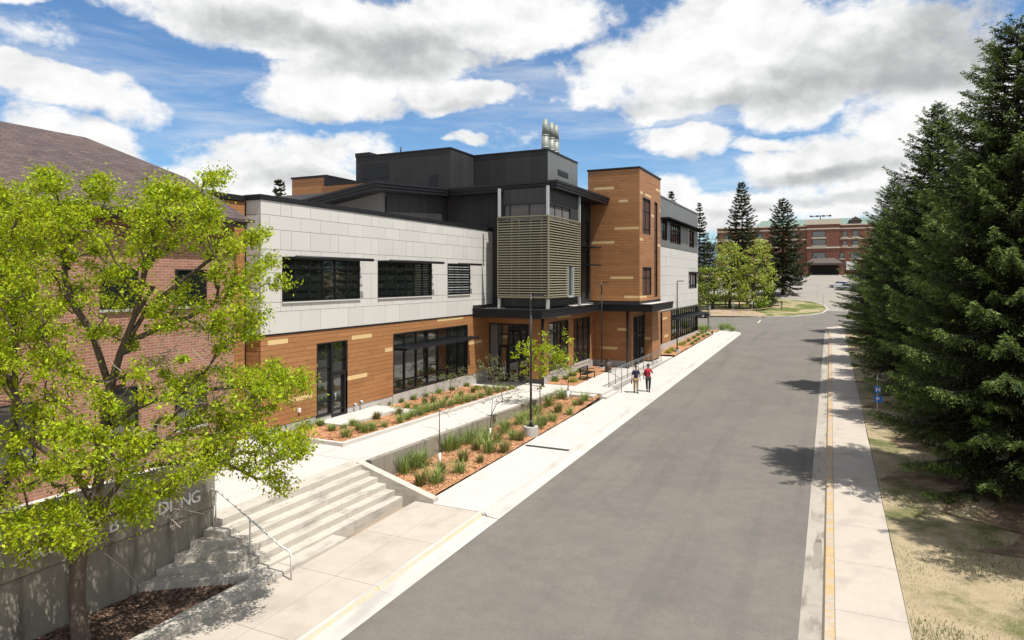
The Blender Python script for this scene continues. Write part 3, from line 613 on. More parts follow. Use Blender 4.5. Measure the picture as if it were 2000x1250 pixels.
# ground floor glazing and door
window(B, 'X', WX, 30.49, 38.9, .47, 3.83, [30.49 + 8.41 * k / 7 for k in range(1, 7)], [3.02, 1.12], fr=.09)
aw = MB(); aw.box(WX + .05, WX + .85, 30.6, 39.0, 2.93, 3.02)
for i in range(8): y = 30.6 + i * 8.3 / 7; aw.box(WX - .02, WX + .86, y, y + .06, 2.9, 2.99)
for k in range(5): x = WX + .12 + k * .16; aw.box(x, x + .05, 30.58, 39.02, 3.021, 3.05)
aw.build('awning', M['fascia'], B)
window(B, 'X', WX, 24.39, 25.47, .3, 3.82, [], [2.6, 1.0], fr=.07)
window(B, 'X', WX, 25.47, 26.55, 2.25, 3.82, [], [2.95], fr=.07)
d = window(B, 'X', WX - .02, 25.49, 26.5, .1, 2.24, [], [.45], fr=.1, name='door')
b = MB(); b.tube([(WX + .06, 25.66, .95), (WX + .06, 25.66, 1.3)], .018, 8); b.tube([(WX - .02, 25.66, .98), (WX + .06, 25.66, .98)], .012, 6); b.tube([(WX - .02, 25.66, 1.27), (WX + .06, 25.66, 1.27)], .012, 6); b.build('handle', M['galv'], d)
bx('door_reveal', M['frame'], B, WX - .16, WX + .0, 26.55, 26.62, .1, 3.82)
# taps and vents near the ground
for (x, y, r_) in ((583, 801, 0), (691, 789, 1), (703, 783, 1)):
    p = atX(x, y, WX); b = MB()
    if r_ == 0: b.box(WX, WX + .09, p.y - .06, p.y + .06, p.z - .09, p.z + .09)
    else:
        b.tube([(WX, p.y, p.z), (WX + .16, p.y, p.z - .02)], [.055, .06], 10); b.tube([(WX + .16, p.y, p.z - .02), (WX + .18, p.y, p.z - .1)], .045, 8)
    b.build('wall_fitting', M['galv' if r_ else 'white'], B)
# --- entry volume
XE = -17.7
e = MB(); e.box(-24, XE - .15, 42.1, 53.2, -.4, 4.9); e.box(-21.85, -21.0, 41.95, 42.1, -.4, 4.3); e.build('wall', M['joint'], B)
clad('wood_siding', B, 'Y', 41.9, -22.0, XE, -.0, 4.27, brows(.0, 4.27), bseams(-22, -17.7), [(-21.85, -18.75, -.4, 3.75)], [M['wood'], M['tan']], seed=21)
clad('wood_siding', B, 'X', XE, 41.9, 53.0, .22, 4.27, brows(.22, 4.27), bseams(42, 53), [(42.95, 46.76, .3, 3.85), (47.86, 51.7, .3, 3.82)], [M['wood'], M['tan']], specials=[(44.6, 47.3, 4.1)], seed=22)
bx('foundation', M['conc_base'], B, XE - .13, XE + .03, 42.0, 52.9, -.5, .215)
b = MB(); b.box(XE - .13, XE + .06, 42.95, 46.76, .216, .38); b.box(XE - .13, XE + .06, 47.86, 51.7, .216, .38); b.build('window_sill', M['conc_base'], B)
window(B, 'X', XE, 42.95, 46.76, .38, 3.85, [44.2, 45.5], [3.0], fr=.08)
window(B, 'X', XE, 47.86, 51.7, .38, 3.82, [49.1, 50.4], [3.0], fr=.08)
window(B, 'Y', 41.9, -21.85, -18.75, .0, 3.75, [-21.1, -20.35, -19.55], [3.0, 2.2], fr=.09)
dd = window(B, 'Y', 41.87, -21.06, -20.4, -.3, 2.15, [], [.1], fr=.08, name='door')
b = MB(); b.tube([(-20.5, 41.78, .6), (-20.5, 41.78, 1.1)], .02, 8); b.tube([(-20.5, 41.88, .65), (-20.5, 41.78, .65)], .012, 6); b.tube([(-20.5, 41.88, 1.05), (-20.5, 41.78, 1.05)], .012, 6); b.build('handle', M['galv'], dd)
# lower canopy roofs
def canopy(x0, x1, y0, y1, z0, z1, name='canopy', left=None):
    b = MB(); b.box(x0, x1, y0, y1, z0, z1 - .02); c = b.build(name, M['fascia'], B)
    f = MB(); h = (z1 - z0) / 3
    for k in range(3):
        o = .012 + .022 * k
        f.box(x1, x1 + o, y0 - o, y1, z0 + k * h + .015, z0 + (k + 1) * h - .012); f.box(x0, x1, y0 - o, y0, z0 + k * h + .015, z0 + (k + 1) * h - .012)
    f.box(x0, x1 + .1, y0 - .1, y0 + .05, z1 - .015, z1 + .07); f.box(x1 - .05, x1 + .1, y0 + .05, y1, z1 - .015, z1 + .07)
    f.build('fascia', M['fascia'], c)
    g = MB(); g.box(x0 + .02, x1 - .1, y0 + .1, y1 - .02, z1 - .019, z1 + .012); g.build('roof_gravel', M['gravel'], c); return c
canopy(-21.86, -16.8, 39.6, 51.72, 4.28, 4.82)
canopy(-18.0, -12.62, 51.75, 59.4, 4.28, 4.82)
for (x, y, zt) in ((-17.35, 41.0, 4.28), (-14.75, 52.4, 4.28)):
    b = MB(); b.tube([(x, y, -.33), (x, y, zt)], .1, 14); b.tube([(x, y, -.33), (x, y, -.3)], .17, 14); b.build('column', M['black'], B)
# --- upper dark mass
u = MB(); u.box(-40, -18.25, 42.6, 53.2, 4.83, 13.0); u.box(-40, -25.7, 34.6, 42.55, 9.9, 12.6); u.build('wall', M['joint'], B)
def vseams(st): return lambda i, r: [-60 + k * st for k in range(400)]
clad('charcoal_cladding', B, 'Y', 42.5, -25.6, -18.1, 10.2, 13.0, [], vseams(.62), [], M['seam'], gap=.014, seed=31)
clad('charcoal_cladding', B, 'Y', 42.52, -21.85, -18.1, 4.84, 10.2, [7.4], vseams(.62), [], M['seam'], gap=.014, seed=32)
clad('charcoal_cladding', B, 'X', -18.1, 42.55, 53.05, 4.84, 13.0, [8.9], vseams(.62), [(50.0, 51.0, 5.2, 11.6), (44.9, 48.9, 5.0, 5.6), (51.6, 52.6, 5.2, 11.6)], M['seam'], gap=.014, seed=33)
window(B, 'X', -18.1, 50.0, 51.0, 5.2, 11.6, [], [6.8, 8.4, 10.0], fr=.07)
window(B, 'X', -18.1, 51.6, 52.6, 5.2, 11.6, [], [6.8, 8.4, 10.0], fr=.07)
b = MB()
for z in (7.95, 9.4): b.box(-18.1, -17.1, 49.9, 52.8, z, z + .12)
b.build('sunshade', M['fascia'], B)
clad('charcoal_cladding', B, 'X', -25.6, 34.95, 42.5, 10.1, 12.85, [], vseams(1.12), [], M['seam'], gap=.025, seed=34)
clad('charcoal_cladding', B, 'Y', 34.9, -34, -25.6, 10.1, 12.1, [], vseams(.9), [(-30.2, -26.0, 10.3, 11.55)], M['fascia'], gap=.014, seed=35)
window(B, 'Y', 34.9, -30.2, -26.0, 10.3, 11.55, [-29.2, -28.2, -27.1], [10.7], fr=.07)
# --- glazed lookout box behind the louvers
u = MB(); u.box(-20.3, -17.1, 41.2, 47.0, 5.3, 12.95); u.build('wall', M['joint'], B)
clad('charcoal_cladding', B, 'Y', 41.1, -20.32, -17.0, 12.0, 12.98, [], vseams(.6), [], M['seam'], seed=36)
clad('charcoal_cladding', B, 'X', -17.0, 41.1, 47.05, 12.0, 12.98, [], vseams(.6), [], M['seam'], seed=37)
clad('charcoal_cladding', B, 'X', -17.0, 45.4, 47.05, 5.0, 12.0, [], vseams(.6), [], M['seam'], seed=38)
clad('charcoal_cladding', B, 'X', -17.0, 41.1, 45.4, 5.0, 10.9, [6.2], vseams(.6), [], M['seam'], seed=39)
clad('charcoal_cladding', B, 'Y', 41.1, -20.32, -17.0, 5.0, 10.9, [6.2], vseams(.6), [], M['seam'], seed=40)
window(B, 'Y', 41.1, -20.3, -17.02, 10.75, 12.0, [-19.85, -18.4], [], fr=.07)
window(B, 'X', -17.0, 41.12, 45.38, 10.75, 12.0, [42.5, 43.9], [], fr=.07)
# --- louver screen
LS = MB()
n = 31
for k in range(n):
    z = 5.78 + k * (10.95 - 5.78) / (n - 1); sk = []
    def blade(p0, p1, nrm):
        n_ = Vector(nrm); p0 = Vector(p0); p1 = Vector(p1); o = n_ * .06
        A = [p0, p1, p1 - o + Vector((0, 0, .062)), p0 - o + Vector((0, 0, .062))]
        q = Vector((0, 0, -.018))
        LS.hexa([A[0] + q, A[1] + q, A[2] + q, A[3] + q] + A)
    blade((-20.44, 40.5, z), (-16.78, 40.5, z), (0, -1, 0))
    if z < 7.75:
        blade((-16.74, 40.54, z), (-16.74, 44.1, z), (1, 0, 0)); blade((-16.74, 45.2, z), (-16.74, 46.75, z), (1, 0, 0))
    else: blade((-16.74, 40.54, z), (-16.74, 46.75, z), (1, 0, 0))
LS_ = LS.build('louver_screen', M['olive'], B)
b = MB()
for x in (-20.46, -16.76): b.box(x - .03, x + .03, 40.49, 40.58, 5.66, 11.02)
for y in (40.6, 46.72): b.box(-16.82, -16.72, y, y + .06, 5.66, 11.02)
b.box(-20.46, -16.72, 40.46, 40.56, 11.02, 11.1); b.box(-16.82, -16.72, 40.56, 46.8, 11.02, 11.1); b.box(-20.46, -16.72, 40.46, 40.56, 5.6, 5.7); b.box(-16.82, -16.72, 40.56, 46.8, 5.6, 5.7)
for x in (-19.5, -18.95, -18.1, -17.3): b.box(x, x + .05, 40.62, 40.68, 5.7, 11.0)
for y in (42.5, 44.1, 45.15): b.box(-16.9, -16.86, y, y + .05, 5.7, 11.0)
b.build('screen_frame', M['olive'], LS_)
b = MB(); b.box(-16.84, -16.7, 44.12, 44.18, 5.7, 7.75); b.box(-16.84, -16.66, 45.08, 45.2, 5.62, 7.75); b.box(-16.84, -16.66, 44.12, 45.2, 5.56, 5.68); b.box(-16.9, -16.85, 44.18, 45.08, 5.68, 7.75, 1)
b.build('screen_opening', [M['galv'], M['glass']], LS_)
for (x, y) in ((-20.44, 40.72), (-16.86, 40.72), (-16.9, 46.95)):
    b = MB(); b.box(x - .09, x + .09, y - .09, y + .09, 4.83, 5.55); b.build('column', M['galv'], B)
    b = MB(); b.box(x - .08, x + .08, y - .08, y + .08, 11.12, 13.05); b.build('column', M['galv'], B)
b = MB(); b.box(-20.3, -17.2, 41.25, 41.6, 4.84, 4.98); b.build('roof_curb', M['fascia'], B)
# --- main flat roof with deep fascia
def slabroof(poly, zt, th, name='roof'):
    b = MB(); b.prism(poly, lambda p: zt(p) - th + .02, lambda p: zt(p) - .02); r = b.build(name, M['fascia'], B)
    f = MB(); n = len(poly)
    for i in range(n):
        a = Vector((*poly[i], 0)); c = Vector((*poly[(i + 1) % n], 0)); d_ = (c - a).normalized(); nr = Vector((d_.y, -d_.x, 0))
        for k in range(3):
            o = nr * (.05 + .05 * k); h0, h1 = th * k / 3, th * (k + 1) / 3 - .03
            za, zc = zt(a) - th, zt(c) - th
            A, Cc = a - d_ * .0, c + d_ * (o.length)
            f.hexa([(A.x, A.y, za + h0), ((A + o).x, (A + o).y, za + h0), ((Cc + o).x, (Cc + o).y, zc + h0), (Cc.x, Cc.y, zc + h0), (A.x, A.y, za + h1), ((A + o).x, (A + o).y, za + h1), ((Cc + o).x, (Cc + o).y, zc + h1), (Cc.x, Cc.y, zc + h1)])
    f.build('fascia', M['fascia'], r); return r
slabroof([(-38, 41.55), (-16.6, 41.55), (-16.6, 53.06), (-20.0, 53.06), (-20.0, 56.5), (-38, 56.5)], lambda p: 13.55 + .006 * (p[1] - 41.5) + .008 * (p[0] + 16.6), .58)
slabroof([(-33, 33.05), (-25.05, 33.05), (-25.05, 41.6), (-33, 41.6)], lambda p: 12.9 + .07 * (p[1] - 33) + .153 * (p[0] + 25), .56)
# --- roof plant rooms
def plant(x0, x1, y0, y1, z0, z1, sd):
    u = MB(); u.box(x0 + .05, x1 - .05, y0 + .05, y1, z0, z1 - .05); w = u.build('plant_room', M['joint'], B)
    clad('charcoal_cladding', w, 'Y', y0, x0, x1, z0, z1, [], vseams(.75), [], M['seam'], gap=.01, seed=sd)
    clad('charcoal_cladding', w, 'X', x1, y0 + .045, y1, z0, z1, [], vseams(.75), [], M['graymetal'] if sd == 42 else M['seam'], gap=.01, seed=sd)  # sunlit side of the right plant room painted with a paler metal
    b = MB(); b.box(x0 - .04, x1 + .06, y0 - .06, y1 + .04, z1, z1 + .1); b.build('parapet_cap', M['fascia'], w); return w
p1 = plant(-36.3, -27.0, 45.2, 55, 12.6, 17.15, 41)
p2 = plant(-26.95, -20.3, 49, 55.96, 13.0, 17.15, 42)
b = MB(); b.box(-36.34, -34.85, 45.14, 47.5, 17.25, 17.5); b.build('parapet_cap', M['fascia'], p1)
def louv(ax, c, u0, u1, v0, v1, par):
    b = MB(); s = sgn(ax)
    fbox(b, ax, c + s * .005, c + s * .02, u0, u1, v0, v1)
    k = v0 + .08
    while k < v1 - .06: fbox(b, ax, c + s * .021, c + s * .05, u0 + .06, u1 - .06, k, k + .05); k += .13
    b.build('louver', M['frame'], par)
louv('Y', 45.2, -35.66, -32.9, 15.25, 16.6, p1); louv('Y', 45.2, -28.95, -28.1, 14.25, 15.2, p1); louv('X', -20.3, 51.2, 53.6, 15.45, 15.95, p2)
# exhaust stacks
for (x, y) in ((-21.6, 51.6), (-21.6, 52.95), (-21.6, 54.0)):
    b = MB(); b.tube([(x, y, 17.0), (x, y, 18.9)], .3, 16); b.tube([(x, y, 18.9), (x, y, 20.25)], [.3, .19], 16)
    o = b.build('exhaust_stack', M['stack'], B)
    b = MB()
    for z in (17.9, 18.9): b.tube([(x, y, z - .03), (x, y, z + .03)], .33, 16)
    b.build('band', M['galv'], o)
b = MB(); b.tube([(-32, 45.6, 17.2), (-32, 45.6, 17.75)], .05, 8); b.build('vent_pipe', M['fascia'], B)
# wood toned blocks at the back
u = MB(); u.box(-38.5, -35.25, 40.15, 46, 9, 14.7); u.box(-35.25, -30.0, 40.15, 45, 9, 14.0); u.build('wall', M['woodj'], B)
clad('wood_siding', B, 'Y', 40.1, -38.55, -35.23, 9, 14.75, brows(9, 14.75, .3), bseams(-38, -35), [], [M['wood'], M['tan']], seed=51)
clad('wood_siding', B, 'Y', 40.1, -35.23, -30, 9, 14.05, brows(9, 14.05, .3), bseams(-35, -30), [], [M['wood'], M['tan']], seed=52)
b = MB(); b.box(-38.6, -35.0, 40.02, 46, 14.76, 14.9); b.box(-35.2, -35.0, 40.02, 46, 14.1, 14.75); b.box(-34.99, -30, 40.02, 45, 14.06, 14.2); b.build('parapet_cap', M['fascia'], B)
# --- tower
TX, TY = -13.95, 53.1
u = MB(); u.box(-18.3, TX - .1, TY + .1, 60.4, 4.83, 15.7); u.box(-18, -14.75, TY + .1, 60.4, -.4, 4.27); u.build('wall', M['woodj'], B)
def specY(L, Y): 
    o = []
    for (xa, xb, y) in L: a = atY(xa, y, Y); c = atY(xb, y, Y); o.append((a.x, c.x, a.z))
    return o
def specX(L, X):
    o = []
    for (xa, xb, y) in L: a = atX(xa, y, X); c = atX(xb, y, X); o.append((a.y, c.y, a.z))
    return o
clad('wood_siding', B, 'Y', TY, -18.36, TX, 5.06, 15.85, brows(5.06, 15.85), bseams(-18.3, -14), [], [M['wood'], M['tan']], seed=61,
     specials=specY([(1160, 1199, 371), (1208, 1226.5, 394), (1200, 1248, 449), (1150, 1200, 475), (1192, 1237, 545), (1219, 1250, 580)], TY))
hx = [(54.05, 56.7, 10.63, 13.66), (54.05, 57.0, 5.5, 7.87), (58.1, 59.25, 5.3, 13.69)]
clad('wood_siding', B, 'X', TX, TY, 60.45, 5.06, 15.85, brows(5.06, 15.85), bseams(53, 60), hx, [M['wood'], M['tan']], seed=62,
     specials=specX([(1250, 1256, 375), (1260, 1272, 377), (1281, 1290, 371), (1288, 1291, 410), (1272, 1278, 421), (1249.5, 1256, 464), (1283, 1291, 480.5), (1250, 1263, 579)], TX))
window(B, 'X', TX, 54.05, 56.7, 10.63, 13.66, [55.3], [12.6, 11.1], fr=.08)
window(B, 'X', TX, 54.05, 57.0, 5.5, 7.87, [55.5], [7.0], fr=.08)
window(B, 'X', TX, 58.1, 59.25, 5.3, 13.69, [], [7.3, 9.3, 11.3], fr=.07)
b = MB(); b.box(-18.42, TX + .06, TY - .06, 60.52, 15.86, 16.0); b.build('parapet_cap', M['fascia'], B)
bx('flashing', M['fascia'], B, -18.3, TX + .02, TY - .02, 60.45, 4.84, 5.05)
clad('wood_siding', B, 'Y', TY, -18.0, -14.6, .15, 4.27, brows(.15, 4.27), bseams(-18, -14.6), [], [M['wood'], M['tan']], seed=63, specials=specY([(1206, 1224, 641.5), (1172, 1206, 681)], TY))
bx('foundation', M['conc_base'], B, -18, -14.6, TY + .02, TY + .1, -.45, .14)
clad('wood_siding', B, 'X', -14.6, TY + .0, 57.3, -.3, 4.27, brows(-.3, 4.27), mid(0, 0), [(53.55, 57.2, -.4, 3.78)], [M['wood'], M['tan']], seed=64)
window(B, 'X', -14.6, 53.55, 55.0, -.3, 3.78, [54.3], [2.3, .2], fr=.07)
window(B, 'X', -14.6, 55.0, 57.2, 2.1, 3.78, [56.1], [], fr=.08)
for a in (55.03, 56.13):
    d = window(B, 'X', -14.62, a, a + 1.04, -.32, 2.09, [], [.0], fr=.1, name='door')
    b = MB(); yy = a + (.85 if a < 56 else .2); b.tube([(-14.52, yy, .55), (-14.52, yy, 1.0)], .02, 8); b.tube([(-14.63, yy, .6), (-14.52, yy, .6)], .012, 6); b.tube([(-14.63, yy, .95), (-14.52, yy, .95)], .012, 6); b.build('handle', M['galv'], d)
u = MB(); u.box(-14.75, TX - .12, 57.4, 60.4, -.4, 4.27); u.build('wall', M['woodj'], B)
clad('wood_siding', B, 'Y', 57.35, -14.59, TX, -.2, 4.27, brows(-.2, 4.27), mid(0, 0), [], [M['wood'], M['tan']], seed=65, specials=[(-14.6, -14.1, 1.6)])
clad('wood_siding', B, 'X', TX, 57.35, 60.45, -.2, 4.27, brows(-.2, 4.27), mid(0, 0), [], [M['wood'], M['tan']], seed=66)
# --- far wing
FX = -14.9
u = MB(); u.box(-38, FX - .15, 60.5, 84.8, -.3, 14.7); u.build('wall', M['joint'], B)
clad('grey_metal_siding', B, 'X', FX, 60.55, 84.6, 10.1, 14.85, [], vseams(.6), [(65.2, 67.4, 10.7, 12.8), (68.9, 74.2, 10.6, 12.75), (79.1, 82.1, 10.6, 12.6)], M['graymetal'], gap=.02, seed=71)
window(B, 'X', FX, 65.2, 67.4, 10.7, 12.8, [66.3], [12.1]); window(B, 'X', FX, 68.9, 74.2, 10.6, 12.75, [68.9 + 5.3 * k / 5 for k in range(1, 5)], [12.1]); window(B, 'X', FX, 79.1, 82.1, 10.6, 12.6, [80.6], [12.0])
b = MB()
for (a, c) in ((64.5, 78.5), (78.8, 84.6)):
    b.box(FX, FX + .9, a, c, 12.78, 12.86)
    k = a
    while k < c: b.box(FX, FX + .9, k, k + .05, 12.7, 12.779); k += .7
b.build('sunshade', M['fascia'], B)
zf = [3.68 + .62, 3.68 + 1.5, 6.3, 7.2, 8.1, 9.1]
clad('grey_cladding', B, 'X', FX, 60.55, 84.6, 3.72, 10.05, zf, lambda i, r: [60.5 + 1.25 * k + (.6 if i % 2 else 0) + r.choice((0, .6)) for k in range(20)], [(78.8, 83.9, 5.72, 7.6)], M['gray'], gap=.016, seed=72)
w = window(B, 'X', FX, 78.8, 83.9, 5.72, 7.6, [80.5, 82.2], [7.1])
b = MB(); b.box(FX, FX + .6, 78.8, 84.9, 7.6, 7.7); b.build('sunshade', M['fascia'], w)
b = MB(); b.box(FX - .2, FX + .06, 60.5, 84.85, 14.86, 15.0); b.box(FX - .02, FX + .03, 60.55, 84.7, 10.05, 10.095); b.box(FX - .1, FX + .03, 60.55, 84.7, 3.65, 3.715); b.build('parapet_cap', M['graymetal'], B)
clad('wood_siding', B, 'X', FX, 60.55, 69.2, .35, 3.64, brows(.35, 3.64), mid(0, 0), [(62.4, 63.1, .5, 3.6), (64.4, 65.3, .5, 3.6)], [M['wood'], M['tan']], seed=73, specials=[(65.5, 67.6, 3.0), (66.2, 68.0, 1.2)])
window(B, 'X', FX, 62.4, 63.1, .5, 3.6, [], [], fr=.05); window(B, 'X', FX, 64.4, 65.3, .5, 3.6, [], [], fr=.05)
window(B, 'X', FX, 69.2, 84.7, .45, 3.62, [69.2 + 15.5 * k / 14 for k in range(1, 14)], [2.7, 1.1], fr=.09)
b = MB(); b.box(FX + .02, FX + 1.0, 69.3, 86.2, 2.62, 2.7)
for k in range(6): x = FX + .12 + k * .16; b.box(x, x + .05, 69.28, 86.22, 2.701, 2.73)
b.build('awning', M['fascia'], B)
bx('foundation', M['conc_base'], B, FX - .12, FX + .04, 60.6, 84.7, -.6, .44)
bx('wall', M['gray'], B, -38, FX - .01, 84.72, 84.85, 3.7, 14.8)

# ================================================================== OLD BRICK BUILDING
K = empty('brick_building', (-22.3, 10, 0), 'orange brown brick building with a hipped shingle roof behind the large tree', 'building')
kb = MB(); kb.box(-34, -22.3, -12, 19.9, -.4, 9.0); kb.build('wall', M['brick'], K)
for (x, y0, y1, w) in ((372, 535, 593, 1.35), (232, 528, 600, 1.35), (20, 520, 605, 1.35)):
    p = atX(x, y0, -22.3)
    for zt, zb in ((7.25, 5.85), (3.1, 1.2)):
        u = MB(); u.box(-22.299, -22.285, p.y - w / 2, p.y + w / 2, zb, zt); 
        ww = window(K, 'X', -22.22, p.y - w / 2, p.y + w / 2, zb, zt, [p.y], [], fr=.06, dep=.07)
        b = MB(); b.box(-22.3, -22.2, p.y - w / 2 - .05, p.y + w / 2 + .05, zb - .1, zb - .01); b.build('sill', M['conc_base'], ww)
b = MB(); b.box(-22.3, -22.27, -12, 19.9, 8.35, 8.98); b.build('frieze', M['redbrick'], K)
ex, ey, ez = -21.7, 20.25, 9.34
rf = MB()
r1, r2, rA, rB = (-25.03, -9, 12.16), (-25.03, 15.5, 12.16), (-23.45, 17.1, 10.97), (-23.45, 18.55, 10.97)
E0, E1, E2 = (ex, -12.6, ez), (ex, ey, ez), (-30.5, ey, ez)
rf.face([E0, E1, rB, rA, r2, r1]); rf.face([E1, E2, (-28, 17.5, 10.2), rB]); rf.face([rB, (-28, 17.5, 10.2), r2, rA]); rf.face([r1, r2, (-28, 17.5, 10.2), E2, (-30.5, -12.6, ez)]); rf.face([E0, r1, (-30.5, -12.6, ez)])
rf.build('roof', M['shingle'], K)
b = MB(); b.box(ex - .9, ex + .03, -12.6, ey + .03, ez - .14, ez - .005); b.box(-30.5, ex - .9, ey - .9, ey + .03, ez - .14, ez - .005); b.box(ex - .05, ex + .12, -12.6, ey + .1, ez - .13, ez - .02); b.box(ex - .55, ex - .1, -12.5, ey - .1, ez - .33, ez - .145); b.build('eave', M['brown'], K)

# sign wall with raised letters
RW = empty('sign_wall', (-16.2, 8, -1.2), 'long concrete wall with raised metal letters beside the steps and dark mulch', 'wall')
b = MB(); b.box(-16.36, -16.03, -6, 13.6, -1.5, .33); b.box(-16.36, -15.99, -6, 13.6, .36, 1.77); b.box(-16.34, -16.06, -6, 13.58, .33, .36)
b.build('wall', M['conc_wall'], RW)
def text(word, size, loc, rot, m, parent, ext=.015, name='letter', sp=1.0):
    cu = bpy.data.curves.new('t', 'FONT'); cu.body = word; cu.size = size; cu.extrude = ext; cu.space_character = sp; cu.resolution_u = 3; cu.offset = size * .012
    o = bpy.data.objects.new('t', cu); COL.objects.link(o); o.rotation_euler = rot; o.location = loc
    bpy.context.view_layer.update(); dg = bpy.context.evaluated_depsgraph_get(); me = bpy.data.meshes.new_from_object(o.evaluated_get(dg)); me.transform(o.matrix_world)
    bpy.data.objects.remove(o); bpy.data.curves.remove(cu)
    if parent is not None: me.transform(Matrix.Translation(-org(parent)))
    me.materials.clear(); me.materials.append(m); n = bpy.data.objects.new(name, me); COL.objects.link(n); n.parent = parent; return n
def put_word(word, y0, pitch, z, size):
    for i, ch in enumerate(word):
        if ch != ' ': text(ch, size, (-15.97, y0 + i * pitch, z), (R(90), 0, R(90)), M['letter'], RW, .02)
put_word('ARSKC', 8.35, .36, .66, .46)
put_word('BUILDING', 10.45, .33, .66, .46)
# ================================================================== FAR RED BRICK BUILDING
import numpy as np
FB = empty('far_brick_building', (0, 205, 8.2), 'dark red brick building with a green metal roof at the end of the street', 'building')
fy = 205
b = MB(); b.box(-30.4, 34, fy, fy + 16, 7.5, 21.6); b.box(-5.9, 2.2, fy - .8, fy - .01, 7.6, 21.9); b.build('wall', M['redbrick'], FB)
b = MB(); b.box(-30.5, -5.95, fy - .12, fy + 16, 20.55, 20.9); b.box(2.25, 34.1, fy - .12, fy + 16, 20.55, 20.9); b.box(-30.6, 34.2, fy - .25, fy + 16.1, 21.6, 21.9)
b.box(-6.1, 2.4, fy - .95, fy - .81, 15.3, 15.7); b.box(2.41, 34, fy - .12, fy - .01, 17.75, 18.05); b.box(-30.5, -6.11, fy - .12, fy - .01, 17.75, 18.05); b.box(-6.0, 2.3, fy - .92, fy - .81, 20.6, 20.9); b.box(2.41, 34, fy - .11, fy - .0, 15.35, 15.6)
b.box(-6.3, 2.6, fy - 1.0, fy + 2, 21.95, 23.3)
b.build('stone_band', M['cream'], FB)
rf = MB(); z0, z1 = 21.9, 24.1
rf.face([(-20, fy + .8, z0), (34, fy + .8, z0), (34, fy + 7, z1), (-18.5, fy + 7, z1)]); rf.face([(-18.5, fy + 7, z1), (34, fy + 7, z1), (34, fy + 15, z0), (-20, fy + 15, z0)]); rf.face([(-20, fy + 15, z0), (-20, fy + .8, z0), (-18.5, fy + 7, z1)])
k = -19.5
while k < 33:
    if not (-6.5 < k < 2.8): rf.face([(k, fy + .78, z0 + .06), (k + .08, fy + .78, z0 + .06), (k + .08, fy + 7, z1 + .06), (k, fy + 7, z1 + .06)], t=.1)
    k += .9
rf.build('roof', M['greenroof'], FB)
dm = MB(); dx = 6.2; dm.prism([(dx - 1.3, fy + .9), (dx + 1.3, fy + .9), (dx + 1.3, fy + 6), (dx - 1.3, fy + 6)], 22.0, 22.9)
dm.mesh([(dx - 1.7, fy + .6, 22.9), (dx + 1.7, fy + .6, 22.9), (dx, fy + .6, 24.0), (dx - 1.7, fy + 6, 22.9), (dx + 1.7, fy + 6, 22.9), (dx, fy + 6, 24.0)], [(0, 1, 2), (1, 4, 5, 2), (3, 0, 2, 5), (5, 4, 3)]); dmo = dm.build('dormer', M['brown'], FB)
window(dmo, 'Y', fy + .88, dx - .9, dx + .9, 22.1, 22.85, [dx], [], fr=.1, dep=.05)
def fwin(x, z, w, h, cols=1, y=fy):
    ww = window(FB, 'Y', y - .02, x - w / 2, x + w / 2, z, z + h, [x - w / 2 + w * k / (cols + 1) for k in range(1, cols + 1)], [z + h * .5], fr=.13, dep=.03)
    b = MB(); b.box(x - w / 2 - .15, x + w / 2 + .15, y - .2, y - .035, z - .3, z - .02); b.build('sill', M['cream'], ww)
for z in (18.4, 16.1, 12.45, 9.2):
    for x in (-27.5, -23, -18.5, -14, -9.5, 6.2, 10.8, 15.5, 20):
        if z == 9.2 and -4 < x < 8: continue
        fwin(x, z + (0 if z != 16.1 else -.1), 2.6 if z < 14 else 1.6, 1.6 if z != 16.1 else 1.3)
    fwin(-2.9, z if z > 10 else 10, 3.4, 1.7 if z > 10 else .9, 2, fy - .8) if z != 9.2 else None
fwin(2.9 + 0, 12.45, 0.01 + .0 + 1.1, 1.6)
fwin(3.6, 18.4, 1.2, 1.6); fwin(3.6, 16.0, 1.2, 1.3)
bx('spandrel', M['cream'], FB, -4.6, -1.2, fy - .86, fy - .81, 17.9, 18.05)
# entrance canopy
en = MB(); en.mesh([(-6.5, fy - 5, 11.1), (3.2, fy - 5, 11.1), (3.2, fy - .8, 11.1), (-6.5, fy - .8, 11.1), (-4, fy - 3.5, 12.5), (1, fy - 3.5, 12.5), (1, fy - .8, 12.5), (-4, fy - .8, 12.5)], [(3, 2, 1, 0), (4, 5, 6, 7), (0, 1, 5, 4), (1, 2, 6, 5), (3, 0, 4, 7)]); en.box(-6.6, 3.3, fy - 5.1, fy - .8, 10.6, 11.09); en.build('porch_roof', M['brown'], FB)
for x in (-6.1, 2.9):
    b = MB(); b.box(x - .5, x + .5, fy - 4.9, fy - 4.0, 7.6, 10.6); b.build('porch_column', M['redbrick'], FB)
window(FB, 'Y', fy - .85, -5.2, 2.0, 7.9, 10.5, [-3.8, -2.4, -.8, .6], [9.8], fr=.15, dep=.0, glass=M['inside'])
bx('notice_panel', M['white'], FB, 3.9, 6.4, fy - .3, fy - .15, 9.3, 11.6)
b = MB(); b.box(4.1, 6.2, fy - .32, fy - .3, 10.2, 10.45); b.build('panel_stripe', M['greenroof'], FB)
b = MB(); b.tube([(-2.6, fy + 4, 23), (-2.6, fy + 4, 24.9)], .12, 6); b.tube([(-5, fy + 4, 24.7), (0, fy + 4, 24.7)], .1, 6)
for x in (-5, -3.4, -1.8, -.1): b.box(x - .35, x + .35, fy + 3.7, fy + 4.3, 24.5, 24.9)
b.build('roof_antenna', M['fascia'], FB)
